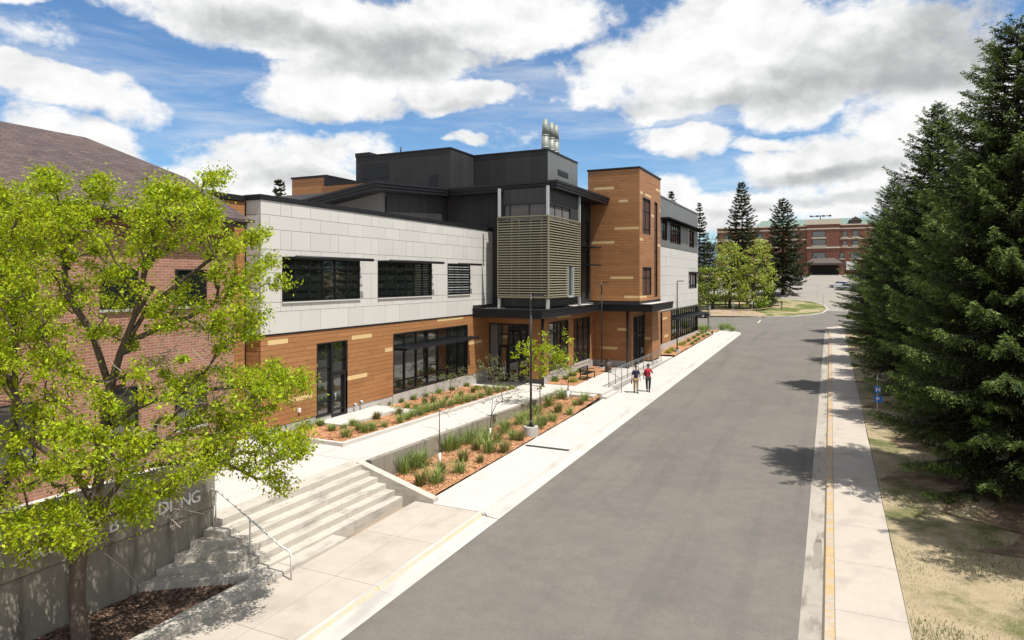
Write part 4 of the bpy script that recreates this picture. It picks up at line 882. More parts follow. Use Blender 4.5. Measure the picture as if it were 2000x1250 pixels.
# hills
h = MB(); rnd = random.Random(4); pts = []
for i in range(60):
    a = -1.2 + i * .04; R_ = 2600; z = 95 + 45 * math.sin(i * .37) + 30 * math.sin(i * .9 + 1) + rnd.uniform(-5, 5); pts.append((math.sin(a - TH) * R_, math.cos(a - TH) * R_, z))
for p, q in zip(pts, pts[1:]): h.face([(p[0] * .6, p[1] * .6, 10), (q[0] * .6, q[1] * .6, 10), q, p])
for p, q in zip(pts, pts[1:]): h.face([p, q, (q[0] * 1.3, q[1] * 1.3, 0), (p[0] * 1.3, p[1] * 1.3, 0)])
h.build('hills', M['hill'], kind='structure')

# ================================================================== STREET FURNITURE
def lamp(x, y, zb, ht, label, block=.4, br=.3):
    o = empty('street_lamp', (x, y, zb), label, 'street lamp', 'black street lamps along the building')
    b = MB(); b.tube([(x, y, zb - .6), (x, y, zb + block)], br, 20, smooth=False); b.build('footing', M['conc_base'], o)
    b = MB(); b.box(x - .16, x + .16, y - .16, y + .16, zb + block, zb + block + .03); b.tube([(x, y, zb + block + .03), (x, y, zb + block + .3)], [.11, .065], 10); b.tube([(x, y, zb + block + .2), (x, y, zb + ht)], [.062, .05], 10)
    for (dx, dy) in ((-.12, -.12), (.12, -.12), (.12, .12), (-.12, .12)): b.tube([(x + dx, y + dy, zb + block + .03), (x + dx, y + dy, zb + block + .09)], .015, 6)
    p = b.build('pole', M['black'], o)
    b = MB(); b.box(x - .02, x + .22, y - .03, y + .03, zb + ht - .09, zb + ht - .04); b.box(x + .14, x + .62, y - .17, y + .17, zb + ht - .07, zb + ht); hd = b.build('lamp_head', M['black'], o)
    b = MB(); b.box(x + .2, x + .56, y - .12, y + .12, zb + ht - .082, zb + ht - .071); b.build('lens', M['white'], hd)
lamp(-13.24, 29.82, -.82, 6.95, 'black street lamp nearest the steps, on a square-cut concrete footing in the sunken bed', .48, .36)
lamp(-16.6, 51.4, -.31, 6.95, 'black street lamp in the mulch behind the bench, before the wood clad tower', .1, .3)
lamp(-13.3, 64.6, -.25, 6.95, 'black street lamp at the near end of the long bed by the far wing', .35, .3)
lamp(-14.2, 88.2, .2, 7.2, 'black street lamp farthest away, at the parking corner', .35, .3)
# handrail on the steps
hr = empty('stair_handrail', (-14.4, 13.42, -.6), 'pale steel handrail running down the near side of the wide steps', 'handrail')
b = MB(); b.tube([(-15.95, 13.42, .9), (-15.6, 13.42, .85), (-13.4, 13.42, -.22), (-13.2, 13.42, -.3), (-12.98, 13.42, -.36), (-12.93, 13.42, -.46), (-12.93, 13.42, -1.11)], .026, 10); b.build('rail', M['letter'], hr)
b = MB(); b.tube([(-14.42, 13.42, -.57), (-14.42, 13.42, .29)], .022, 8); b.build('post', M['letter'], hr)
b = MB(); b.tube([(-15.75, 13.42, 0), (-15.75, 13.42, .86)], .022, 8); b.build('post', M['letter'], hr)
# guard rail at the entry
gr = empty('guard_rail', (-13.3, 50, -.33), 'grey steel guard rail along the edge of the entrance paving', 'railing')
b = MB(); b.tube([(-13.3, 42.7, .72), (-13.3, 57.9, .72)], .03, 8); b.tube([(-13.3, 42.72, .6), (-13.3, 57.9, .6)], .018, 6); b.tube([(-13.3, 42.72, -.22), (-13.3, 57.9, -.22)], .016, 6); b.build('top_rail', M['railgrey'], gr)
for k in range(11):
    y = 42.7 + k * 1.52; b = MB(); b.tube([(-13.3, y, -.34), (-13.3, y, .7)], .024, 8); b.build('post', M['railgrey'], gr)
b = MB()
for k in range(126): b.box(-13.301, -13.299, 42.8 + k * .12, 42.802 + k * .12, -.2, .6)
for k in range(6): b.box(-13.302, -13.298, 42.8, 57.8, -.1 + k * .12, -.097 + k * .12)
b.build('mesh_infill', M['railgrey'], gr)
b = MB(); b.tube([(-13.28, 42.68, .72), (-13.15, 42.68, .68), (-12.5, 42.68, .3), (-12.42, 42.68, .24), (-12.42, 42.68, -.62)], .024, 8); b.tube([(-13.28, 42.68, -.1), (-12.44, 42.68, -.45)], .014, 6); b.build('stair_rail', M['railgrey'], gr)
# benches and bin
def bench(x, y, z, rz, label):
    o = empty('bench', (0, 0, 0), label, 'bench', 'dark benches by the entrance')
    b = MB()
    for k in range(5): b.box(-.26 + k * .105, -.26 + k * .105 + .085, -.95, .95, .42, .455)
    b.build('seat', M['frame'], o)
    b = MB()
    for k in range(3): b.box(-.34 - k * .02, -.31 - k * .02, -.95, .95, .52 + k * .12, .61 + k * .12)
    b.build('backrest', M['frame'], o)
    for yy in (-.8, .8):
        b = MB(); b.box(-.33, .27, yy - .03, yy + .03, .38, .419); b.box(.2, .26, yy - .03, yy + .03, 0, .38); b.box(-.33, -.27, yy - .03, yy + .03, 0, .85); b.box(-.33, .24, yy - .03, yy + .03, .62, .66); b.build('leg', M['frame'], o)
    o.location = (x, y, z); o.rotation_euler = (0, 0, rz); return o
bench(-15.75, 45.6, -.32, 0, 'dark metal bench nearest the entrance door, at the edge of the mulch')
bench(-15.9, 54.6, -.33, 0, 'dark metal bench behind the guard rail, beside the tower doors')
tb_ = empty('litter_bin', (-15.5, 49.6, -.33), 'tall dark brown litter bin between the two benches', 'bin')
b = MB(); b.tube([(-15.5, 49.6, -.33), (-15.5, 49.6, .5)], .25, 16); b.build('body', M['brown'], tb_)
b = MB(); b.tube([(-15.5, 49.6, .6), (-15.5, 49.6, .66)], [.27, .2], 16)
for q in range(4): a = q * 1.57 + .78; b.tube([(-15.5 + .2 * math.cos(a), 49.6 + .2 * math.sin(a), .5), (-15.5 + .2 * math.cos(a), 49.6 + .2 * math.sin(a), .61)], .015, 6)
b.build('lid', M['frame'], tb_)
# blue signs on a post at the right
sx, sy = 2.2, 39.4; sz = S(sy)
sp = empty('parking_sign', (sx, sy, sz), 'two small blue sign plates on a thin steel post beside the right sidewalk', 'sign')
b = MB(); b.box(sx - .02, sx + .02, sy - .02, sy + .02, sz - .2, sz + 2.55); b.build('post', M['galv'], sp)
for z, w, txt in ((1.78, .31, 'H'), (1.28, .36, 'P')):
    b = MB(); b.box(sx - .14, sx - .14 + w, sy - .035, sy - .022, sz + z - .15, sz + z + .2); pl = b.build('plate', M['blue'], sp)
    text(txt, .3, (sx - .14 + w * .22, sy - .036, sz + z - .08), (R(90), 0, 0), M['white'], pl, .002, 'lettering')
# posts, rope and rail fence on the island
def signpost(px, py, h_, plate, label):
    p = onT(px, py); o = empty('sign_post', p, label, 'sign'); b = MB(); b.box(p.x - .03, p.x + .03, p.y - .03, p.y + .03, p.z - .2, p.z + h_); b.build('post', M['galv'], o)
    if plate: b = MB(); b.box(p.x - .17, p.x + .17, p.y - .06, p.y - .035, p.z + h_ - .5, p.z + h_ + .02); b.build('plate', M['galv'], o)
signpost(1432, 616, 2.3, 1, 'left of two grey sign plates on posts along the dirt strip')
signpost(1469, 615, 2.3, 1, 'right of two grey sign plates on posts along the dirt strip')
signpost(1386, 641, 3.0, 1, 'thin grey sign post beside the farthest street lamp')
signpost(1596, 582, 2.6, 0, 'thin bare post at the back of the grass island')
signpost(1608, 606, 2.9, 0, 'thin bare post near the tip of the grass island')
rp = MB(); pr = [onT(1360, 624), onT(1432, 616), onT(1469, 615), onT(1500, 612), onT(1560, 600), onT(1592, 590)]
for p, q in zip(pr, pr[1:]): rp.tube([p + Vector((0, 0, .95)), (p + q) / 2 + Vector((0, 0, .85)), q + Vector((0, 0, .95))], .045, 6)
rp.build('rope', M['yellow'], label='yellow rope strung across the dirt strip and grass island', cat='rope')
rp = empty('rail_fence', (-14, 128, 1.2), 'dark timber rail fence under the willows', 'fence')
for k in range(9):
    x = -27 + k * 2.4; y = 127.5; z = T(y) + .1; b = MB(); b.box(x - .1, x + .1, y - .1, y + .1, z, z + 1.5); b.build('post', M['weather'], rp)
    if k < 8:
        for zz in (.55, 1.15): b = MB(); b.box(x + .1, x + 2.3, y - .05, y + .05, z + zz, z + zz + .22); b.build('rail', M['weather'], rp)

# ================================================================== CARS
def car(loc, rz, paint, label, L=4.5, Wd=1.8, H=1.45, suv=False):
    o = empty('parked_car', (0, 0, 0), label, 'car', 'cars parked at the end of the street')
    hw = Wd / 2
    def loft(secs, m, name, par):
        b = MB(); vs = []; n = len(secs[0])
        for s_ in secs: vs += s_
        fs = [(i * n + j, i * n + (j + 1) % n, (i + 1) * n + (j + 1) % n, (i + 1) * n + j) for i in range(len(secs) - 1) for j in range(n)]
        fs += [tuple(range(n - 1, -1, -1)), tuple(range((len(secs) - 1) * n, len(secs) * n))]
        b.mesh(vs, fs, smooth=False); return b.build(name, m, par)
    def sec(x, w, z0, z1): return [(x, -w * .96, z0), (x, -w, z0 + .15), (x, -w, z1 - .2), (x, -w * .9, z1), (x, w * .9, z1), (x, w, z1 - .2), (x, w, z0 + .15), (x, w * .96, z0)]
    bd = loft([sec(-L / 2, hw * .86, .38, .78), sec(-L / 2 + .12, hw * .95, .28, .9), sec(-L * .3, hw, .22, .96), sec(L * .1, hw, .22, .96), sec(L * .36, hw * .97, .24, .84 if not suv else .98), sec(L / 2 - .1, hw * .9, .28, .72 if not suv else .9), sec(L / 2, hw * .8, .38, .6)], paint, 'body', o)
    def s2(x, w, z0, z1): return [(x, -w, z0), (x, -w * .82, z1), (x, w * .82, z1), (x, w, z0)]
    r0, r1 = (-L * .46, -L * .34) if suv else (-L * .42, -L * .26)
    loft([s2(r0, hw * .88, .93, .95), s2(r1, hw * .9, .93, H - .03), s2(L * .02, hw * .9, .93, H), s2(L * .22, hw * .88, .93, .95)], M['carglass'], 'window', o)
    b = MB(); b.hexa([(r1 + .02, -hw * .72, H - .02), (L * .03, -hw * .72, H), (L * .03, hw * .72, H), (r1 + .02, hw * .72, H - .02), (r1 + .08, -hw * .68, H + .03), (L * .01, -hw * .68, H + .04), (L * .01, hw * .68, H + .04), (r1 + .08, hw * .68, H + .03)]); b.build('roof', paint, o)
    for x in (-L * .31, L * .31):
        for s_ in (-1, 1):
            b = MB(); b.tube([(x, s_ * (hw - .2), .33), (x, s_ * (hw + .01), .33)], .33, 18, smooth=False); w = b.build('wheel', M['rubber'], o)
            b = MB(); b.tube([(x, s_ * (hw + .011), .33), (x, s_ * (hw + .025), .33)], .2, 12, smooth=False); b.build('rim', M['galv'], w)
    for s_ in (-1, 1):
        b = MB(); b.box(L / 2 - .12, L / 2 - .01, s_ * hw * .55, s_ * hw * .82, .56, .68); b.build('headlight', M['white'], o)
        b = MB(); b.box(-L / 2 - .01, -L / 2 + .1, s_ * hw * .55, s_ * hw * .84, .62, .76); b.build('tail_light', M['redglass'], o)
        b = MB(); b.box(L * .17, L * .22, s_ * (hw + .0), s_ * (hw + .14), .95, 1.07); b.build('mirror', paint, o)
    o.location = loc; o.rotation_euler = (0, -math.atan2(T(loc[1] + 1) - T(loc[1]), 1) * math.sin(rz), rz); return o
M['redglass'] = mat('red_lamp_glass', (.3, .01, .01), .2)
def paint(n, c): 
    m = mat(n, c, .3, .03, spec=.6); m.node_tree.nodes['Principled BSDF'].inputs['Coat Weight'].default_value = .5; return m
for (px, py, rz, pc, lab, suv) in ((1640, 562, 2.6, paint('white_paint', (.7, .7, .7)), 'white car half hidden behind the spruce branches at the right of the lot', 0),
                                   (1652, 567, 2.7, paint('silver_paint', (.42, .44, .45)), 'silver car parked just in front of the white car under the spruce branches', 0),
                                   (1548, 549, .35, paint('dark_green_paint', (.01, .02, .018)), 'dark pickup-sized car behind the trunk of the lone spruce', 1),
                                   (1516, 552, .3, paint('black_paint', (.01, .01, .012)), 'black car parked left of the lone spruce trunk', 0),
                                   (1500, 546, .3, paint('pale_paint', (.5, .5, .48)), 'pale car parked farthest left behind the willows', 0),
                                   (1357, 620, 0.0, paint('charcoal_paint', (.012, .013, .016)), 'dark car just showing beyond the corner of the far wing', 1)):
    p = onT(px, py); car((p.x, p.y, p.z), rz, pc, lab, suv=bool(suv), H=1.75 if suv else 1.45, L=4.8 if suv else 4.5)

# ================================================================== PEOPLE
M['skin'] = mat('skin', (.42, .24, .16), .6, .05); M['skind'] = mat('brown_skin', (.17, .085, .05), .6, .05)
M['hair'] = mat('dark_hair', (.012, .009, .008), .6); M['navy'] = mat('navy_cotton', (.018, .018, .045), .85, .15, 8, bump=.3)
M['khaki'] = mat('khaki_cotton', (.27, .19, .09), .85, .12, 8, bump=.3); M['red'] = mat('red_cotton', (.52, .03, .05), .85, .12, 8, bump=.3)
M['darkjean'] = mat('dark_trousers', (.02, .028, .036), .85, .15, 8); M['shoe'] = mat('black_shoes', (.015, .013, .012), .6); M['bag'] = mat('maroon_bag', (.06, .02, .025), .8)
def skin(name, m, chains, parent, sub=2):
    """chains: list of lists of (point, radius); a point that repeats joins the chains"""
    vs, rad, ed, idx, roots = [], [], [], {}, []
    for ch in chains:
        prev = None; new_root = True
        for p, r_ in ch:
            k = tuple(round(c, 4) for c in p)
            if k in idx: i = idx[k]; new_root = False if prev is None else new_root
            else: i = len(vs); vs.append(k); rad.append(r_); idx[k] = i
            if prev is None and new_root: roots.append(i)
            if prev is not None and prev != i: ed.append((prev, i))
            prev = i
    me = bpy.data.meshes.new(name); me.from_pydata(vs, ed, []); o = bpy.data.objects.new(name, me); COL.objects.link(o)
    md = o.modifiers.new('skin', 'SKIN'); md.use_smooth_shade = True
    for i, r_ in enumerate(rad): me.skin_vertices[0].data[i].radius = (r_, r_) if not isinstance(r_, tuple) else r_; me.skin_vertices[0].data[i].use_root = i in roots
    s_ = o.modifiers.new('sub', 'SUBSURF'); s_.levels = sub; s_.render_levels = sub
    me.materials.append(m); o.parent = parent; return o
def hand(w, d, side):
    """palm and five separate fingers hanging from wrist point w along direction d"""
    w = Vector(w); d = Vector(d).normalized(); a = Vector((0, 1, 0)) if abs(d.y) < .8 else Vector((1, 0, 0)); a = (a - d * a.dot(d)).normalized(); inn = d.cross(a) * side
    pal = w + d * .05; kn = w + d * .095; ch = [[(tuple(w), .026), (tuple(pal), (.02, .04)), (tuple(kn), (.015, .04))]]
    for k, l in enumerate((.072, .08, .074, .058)):
        r0 = kn + a * (-.03 + .02 * k) - d * .01; ch.append([(tuple(r0), .01), (tuple(r0 + d * l * .5 + inn * .008), .009), (tuple(r0 + d * l * .95 + inn * .03), .0075)])
    t0 = pal - a * .03; ch.append([(tuple(t0), .012), (tuple(t0 - a * .025 + d * .03), .011), (tuple(t0 - a * .03 + d * .06 + inn * .01), .009)])
    return ch
def person(loc, rz, label, pose, skinm, top, leg, extra):
    o = empty('person', (0, 0, 0), label, 'person', 'two people walking along the sidewalk')
    P_ = pose; pel = (0, 0, .95); che = (0, .01, 1.3); nek = (0, .005, 1.47)
    body = [[(pel, (.14, .11)), ((0, 0, 1.1), (.13, .1)), (che, (.16, .11)), ((0, .0, 1.42), (.1, .08)), (nek, .055), ((0, -.005, 1.53), .055), ((0, -.01, 1.6), (.07, .085)), ((0, -.01, 1.68), (.077, .092)), ((0, 0, 1.74), (.05, .06))]]
    for s_, k in ((-1, 'R'), (1, 'L')):
        sh = (s_ * .17, .01, 1.4); el_, wr = P_['el' + k], P_['wr' + k]
        body.append([((0, .0, 1.42), (.1, .08)), (sh, .055), (el_, .042), (wr, .028)])
        kn, an = P_['kn' + k], P_['an' + k]
        body.append([(pel, (.14, .11)), ((s_ * .1, 0, .88), .085), (kn, .058), ((kn[0] * .5 + an[0] * .5, kn[1] * .5 + an[1] * .5 + .02, (kn[2] + an[2]) / 2), .052), (an, .037)])
    for s_, k in ((-1, 'R'), (1, 'L')):
        w, e_ = Vector(P_['wr' + k]), Vector(P_['el' + k]); body += hand(w, P_.get('hd' + k, w - e_), s_)
    bo = skin('body', skinm, body, o)
    # nose, ears, eyes, mouth
    b = MB(); b.hexa([(-.014, -.1, 1.6), (.014, -.1, 1.6), (.01, -.08, 1.6), (-.01, -.08, 1.6), (-.005, -.098, 1.645), (.005, -.098, 1.645), (.005, -.08, 1.645), (-.005, -.08, 1.645)]); b.box(-.085, -.075, -.02, .02, 1.6, 1.66); b.box(.075, .085, -.02, .02, 1.6, 1.66); b.build('nose_and_ears', skinm, o)
    for s_ in (-1, 1): bx('eye', M['hair'], o, s_ * .03 - .01, s_ * .03 + .01, -.1, -.085, 1.645, 1.657)
    bx('mouth', M['bag'], o, -.022, .022, -.098, -.085, 1.572, 1.58)
    tp = [[((0, 0, .9), (.165, .13)), ((0, 0, 1.1), (.155, .125)), (che, (.18, .13)), ((0, .0, 1.43), (.11, .09))]]
    for s_, k in ((-1, 'R'), (1, 'L')):
        e_ = Vector(P_['el' + k]); sh = Vector((s_ * .175, .01, 1.405)); m_ = sh.lerp(e_, .72); tp.append([((0, .0, 1.43), (.11, .09)), (tuple(sh), .075), (tuple(m_), .068)])
    skin('shirt', top, tp, o)
    tr = []
    for s_, k in ((-1, 'R'), (1, 'L')):
        kn, an = P_['kn' + k], P_['an' + k]; tr.append([((0, 0, .93), (.155, .125)), ((s_ * .1, 0, .85), .105), (kn, .078), ((an[0], an[1] + .005, an[2] + .03), .06)])
    skin('trousers', leg, tr, o)
    for k in 'RL':
        an = P_['an' + k]; zf = an[2] - .08
        b = MB(); b.hexa([(an[0] - .045, an[1] - .19, zf), (an[0] + .045, an[1] - .19, zf), (an[0] + .045, an[1] + .08, zf), (an[0] - .045, an[1] + .08, zf), (an[0] - .035, an[1] - .17, zf + .045), (an[0] + .035, an[1] - .17, zf + .045), (an[0] + .04, an[1] + .06, zf + .1), (an[0] - .04, an[1] + .06, zf + .1)]); b.build('shoe', M['shoe'], o)
    skin('hair', M['hair'], [[((0, .035, 1.6), (.085, .07)), ((0, .022, 1.69), (.105, .115)), ((0, .005, 1.765), (.09, .1)), ((0, .0, 1.79), (.05, .06))]], o)
    extra(o); o.location = loc; o.rotation_euler = (0, 0, rz); return o
def ex1(o): pass
p1_ = onS(1242, 767); p2_ = onS(1266, 765)
person((p1_.x, p1_.y, S(p1_.y)), TH + .05, 'walking person in a navy T-shirt and khaki trousers, book in hand', dict(elR=(-.26, .03, 1.13), wrR=(-.27, -.05, .9), elL=(.26, .05, 1.13), wrL=(.29, .02, .88), knR=(-.1, -.06, .5), anR=(-.09, .06, .1), knL=(.09, -.05, .5), anL=(.07, -.14, .08)), M['skin'], M['navy'], M['khaki'], ex1)
def ex2(o):
    b = MB(); b.hexa([(-.2, .1, .95), (.14, .1, .95), (.14, .26, .97), (-.2, .26, .97), (-.2, .11, 1.4), (.14, .11, 1.4), (.12, .22, 1.42), (-.18, .22, 1.42)]); b.box(-.24, -.2, .1, .22, .98, 1.3); b.build('bag_strap_side', M['bag'], o)
person((p2_.x, p2_.y, S(p2_.y)), TH - .1, 'walking person in a red shirt and dark trousers, one hand raised to the face', dict(elR=(-.27, .05, 1.13), wrR=(-.28, 0, .9), elL=(.28, -.05, 1.17), wrL=(.12, -.19, 1.42), hdL=(-.3, .15, 1), knR=(-.09, -.03, .5), anR=(-.06, .1, .09), knL=(.09, -.06, .5), anL=(.06, -.08, .08)), M['skind'], M['red'], M['darkjean'], ex1).scale = (1.03, 1.03, 1.03)
# things they carry
b = MB(); b.box(-.02, .02, -.11, .11, -.15, .1); bk = b.build('book', M['bag'], label='dark book carried low in the hand of the person in navy', cat='book')
q = Matrix.Rotation(TH + .05, 4, 'Z') @ Vector((-.3, -.08, .76)); bk.location = Vector((p1_.x, p1_.y, S(p1_.y))) + q; bk.rotation_euler = (.15, 0, TH)
bgm = empty('backpack', (0, 0, 0), 'dark maroon bag slung on the back of the person in the red shirt', 'bag')
skin('bag_body', M['bag'], [[((-.14, .2, .98), (.1, .09)), ((-.14, .2, 1.15), (.13, .1)), ((-.1, .19, 1.32), (.1, .08))]], bgm)
b = MB(); b.tube([(-.1, .13, 1.38), (-.13, .02, 1.49), (-.14, -.12, 1.38), (-.16, -.13, 1.15), (-.2, .1, 1.0)], .014, 6); b.build('strap', M['bag'], bgm)
bgm.location = (p2_.x, p2_.y, S(p2_.y)); bgm.rotation_euler = (0, 0, TH - .1)

# ================================================================== VEGETATION
def quadmesh(name, V, tone, m, parent, group=4, matidx=None, kind=None, label=None, cat=None, at=None):
    """V: (n,4,3) corners"""
    n = len(V); o3 = np.array(org(parent)) if parent is not None else (np.array(at) if at is not None else np.zeros(3))
    V = (V - o3).reshape(-1, 3).astype(np.float32)
    me = bpy.data.meshes.new(name); me.vertices.add(n * 4); me.vertices.foreach_set('co', V.ravel())
    me.loops.add(n * 4); me.loops.foreach_set('vertex_index', np.arange(n * 4, dtype=np.int32))
    me.polygons.add(n); me.polygons.foreach_set('loop_start', np.arange(0, n * 4, 4, dtype=np.int32)); me.polygons.foreach_set('loop_total', np.full(n, 4, dtype=np.int32))
    me.materials.append(m) if not isinstance(m, list) else [me.materials.append(x) for x in m]
    if matidx is not None: me.polygons.foreach_set('material_index', matidx.astype(np.int32))
    a = me.attributes.new('tone', 'FLOAT', 'FACE'); a.data.foreach_set('value', tone.astype(np.float32)); me.update(calc_edges=True)
    o = bpy.data.objects.new(name, me); COL.objects.link(o)
    if parent is not None: o.parent = parent
    elif at is not None: o.location = at
    return tag(o, label, cat, None, kind)
def unit(v): return v / np.maximum(np.linalg.norm(v, axis=-1, keepdims=True), 1e-9)
def rhombs(c, d, nrm, l, w):
    """leaf shaped quads: centre c, long axis d, width axis from normal"""
    s_ = unit(np.cross(d, nrm)); l = l[:, None]; w = w[:, None]
    return np.stack([c - d * l, c - d * l * .1 + s_ * w, c + d * l, c - d * l * .1 - s_ * w], 1)
def leaf_clusters(rs, cent, rad, per, size, updir=.6):
    n = len(cent) * per; c = np.repeat(cent, per, 0); r_ = np.repeat(rad, per)[:, None]
    off = rs.normal(0, .48, (n, 3)); off[:, 2] *= .75; c = c + off * r_
    d = unit(rs.normal(0, 1, (n, 3)) + unit(off) * .9 + np.array([0, 0, -.25])); nm = unit(rs.normal(0, .6, (n, 3)) + np.array([0, 0, updir]))
    l = rs.uniform(.6, 1.25, n) * size; w = l * rs.uniform(.32, .6, n)
    return rhombs(c, d, nm, l, w), rs.uniform(0, 1, n)
def grow(rs, trunk, cents, bias=.35, seg=.45, wig=.12, limbs=()):
    """branches from a trunk polyline (list of (point, radius)) to every cluster centre"""
    pos = [np.array(p, float) for p, r_ in trunk]; par = [-1] + list(range(len(trunk) - 1)); load = [0] * len(pos); base = len(trunk)
    tips = sorted(range(len(cents)), key=lambda i: min(np.linalg.norm(cents[i] - p) for p in pos)); arr = np.zeros((60000, 3)); arr[:base] = pos; n = base
    dist0 = np.zeros(60000)
    for k in range(1, base): dist0[k] = dist0[k - 1] + np.linalg.norm(arr[k] - arr[k - 1])
    par = {i: p for i, p in enumerate(par)}; endn = []
    for j, pts in limbs:
        for p in pts: arr[n] = p; par[n] = j; dist0[n] = dist0[j] + np.linalg.norm(arr[n] - arr[j]); j = n; n += 1
    for ti in tips:
        c = cents[ti]; dv = c - arr[:n]; L = np.linalg.norm(dv, axis=1)
        cost = L + bias * dist0[:n] * .25 + np.where(dv[:, 2] < -.1 * L, .8 * L, 0) + np.where(np.arange(n) < 2, 3, 0)
        j = int(np.argmin(cost)); a = arr[j]; dl = np.linalg.norm(c - a); m_ = max(2, int(dl / seg)); prev = j; lift = np.array([0, 0, -.12 * dl])
        for q in range(1, m_ + 1):
            t_ = q / m_; p = a + (c - a) * t_ + lift * math.sin(math.pi * t_) * .5 + rs.normal(0, wig * seg, 3) * (q < m_)
            arr[n] = p; par[n] = prev; dist0[n] = dist0[prev] + np.linalg.norm(p - arr[prev]); prev = n; n += 1
        endn.append(prev)
    ld = np.zeros(n)
    for e_ in endn:
        k = e_
        while k != -1: ld[k] += 1; k = par[k]
    return arr[:n], par, ld
def branch_mesh(arr, par, ld, trunk, name, m, parent, r0=.011, pw=.5, rmax=1e9):
    b = MB(); n = len(arr); kids = {}
    for i in range(n):
        if par[i] != -1: kids.setdefault(par[i], []).append(i)
    rad = np.minimum(r0 * np.maximum(ld, 1) ** pw, rmax)
    for i, (p, r_) in enumerate(trunk): rad[i] = r_
    done = set()
    def chain(i, start):
        ch = [start, i] if start is not None else [i]
        while i in kids:
            k = max(kids[i], key=lambda q: ld[q])
            for q in kids[i]:
                if q != k: todo.append((q, i))
            ch.append(k); i = k
        return ch
    todo = [(0, None)]
    while todo:
        i, s_ = todo.pop(); ch = chain(i, s_)
        if len(ch) < 2: continue
        rr = [rad[q] for q in ch]
        if s_ is not None: rr[0] = min(rr[0], rr[1] * 1.15)
        b.tube([arr[q] for q in ch], rr, 10 if max(rr) > .1 else (6 if max(rr) > .03 else 4), caps=False)
    return b.build(name, m, parent)
# ---- the big tree at the left
rs = np.random.RandomState(11)
BT = empty('maple_tree', (-14.8, 9.1, -1.15), 'large tree with lime green spring leaves in front of the sign wall and brick building', 'tree')
def pp(x, y, d): return np.array(C0 + ray(x, y) * d)
trunk = [(np.array([-14.78, 9.05, -1.3]), .23), (np.array([-14.78, 9.05, -.9]), .19), (pp(150, 1180, 14.6), .17), (pp(152, 1105, 14.6), .165), (pp(165, 1050, 14.7), .125), (pp(185, 985, 14.8), .12), (pp(196, 920, 14.9), .11), (pp(203, 850, 15.0), .1), (pp(215, 760, 15.1), .09), (pp(235, 690, 15.1), .075), (pp(262, 620, 15.2), .06), (pp(300, 560, 15.2), .045)]
blob = [(90, 430, 110, 75, 14.8, 80), (350, 430, 105, 75, 15.2, 75), (215, 470, 110, 90, 15, 70), (465, 510, 75, 70, 15.8, 45), (60, 570, 110, 90, 14.4, 60), (250, 600, 150, 90, 15.5, 60), (450, 620, 95, 70, 15.8, 52),
        (545, 745, 55, 45, 16.2, 34), (430, 770, 130, 70, 15.6, 75), (300, 760, 130, 80, 14.2, 38), (80, 730, 110, 90, 14, 62), (100, 880, 120, 80, 13.6, 78), (300, 890, 120, 60, 13.9, 62), (480, 870, 110, 60, 15.4, 80),
        (90, 1035, 110, 55, 13.6, 70), (235, 1000, 60, 30, 13.8, 20), (300, 960, 40, 25, 14.0, 12), (550, 560, 20, 18, 16, 5), (512, 455, 18, 25, 15.8, 5), (592, 745, 18, 22, 16.2, 8), (425, 352, 30, 18, 15.2, 9), (320, 372, 45, 28, 15.2, 16), (190, 362, 40, 22, 15, 14), (90, 350, 55, 22, 14.8, 16), (15, 365, 40, 25, 14.6, 10), (590, 850, 20, 35, 15.9, 12), (545, 940, 30, 25, 15.4, 10), (400, 395, 20, 30, 15.1, 8), (-60, 600, 80, 220, 14.2, 60), (-50, 950, 80, 150, 13.6, 40)]
cents = []
for (x, y, rx, ry, d, n) in blob:
    for _ in range(int(n * .78)):
        v = rs.normal(0, 1, 3); v /= np.linalg.norm(v); v *= rs.uniform(.25, 1) ** .5; cents.append(pp(x + v[0] * rx, y + v[1] * ry, d + v[2] * min(2.4, .5 + rx / 70)))
cents = np.array([c for c in cents if c[0] > -21.3])
limbs = [(3, [pp(128, 1075, 14.5), pp(105, 1050, 14.4), pp(88, 1025, 14.2), pp(60, 1010, 14.0)]), (5, [pp(150, 930, 14.6), pp(110, 895, 14.4), pp(60, 860, 14.2)]), (8, [pp(180, 650, 14.9), pp(140, 590, 14.8), pp(125, 530, 14.8), pp(118, 460, 14.8)]),
         (9, [pp(290, 600, 15.4), pp(360, 545, 15.6), pp(420, 500, 15.8)]), (7, [pp(260, 800, 15.2), pp(330, 770, 15.4), pp(420, 760, 15.6), pp(500, 750, 15.9)]), (6, [pp(270, 880, 15), pp(360, 870, 15.1), pp(450, 880, 15.2)]), (10, [pp(285, 520, 15.3), pp(300, 440, 15.3), pp(320, 390, 15.2)])]
arr, par, ld = grow(rs, trunk, cents, limbs=limbs)
branch_mesh(arr, par, ld, trunk, 'trunk', [M['bark']], BT, r0=.0075, pw=.5, rmax=.07)
V, t_ = leaf_clusters(rs, cents, rs.uniform(.15, .36, len(cents)), 105, .046)
ext = arr[len(trunk):][(ld[len(trunk):] <= 1)]; ext = ext[rs.uniform(0, 1, len(ext)) < .35]
V2, t2 = leaf_clusters(rs, ext, np.full(len(ext), .2), 16, .048)
quadmesh('crown', np.concatenate([V, V2]), np.concatenate([t_, t2]), M['leaf'], BT)
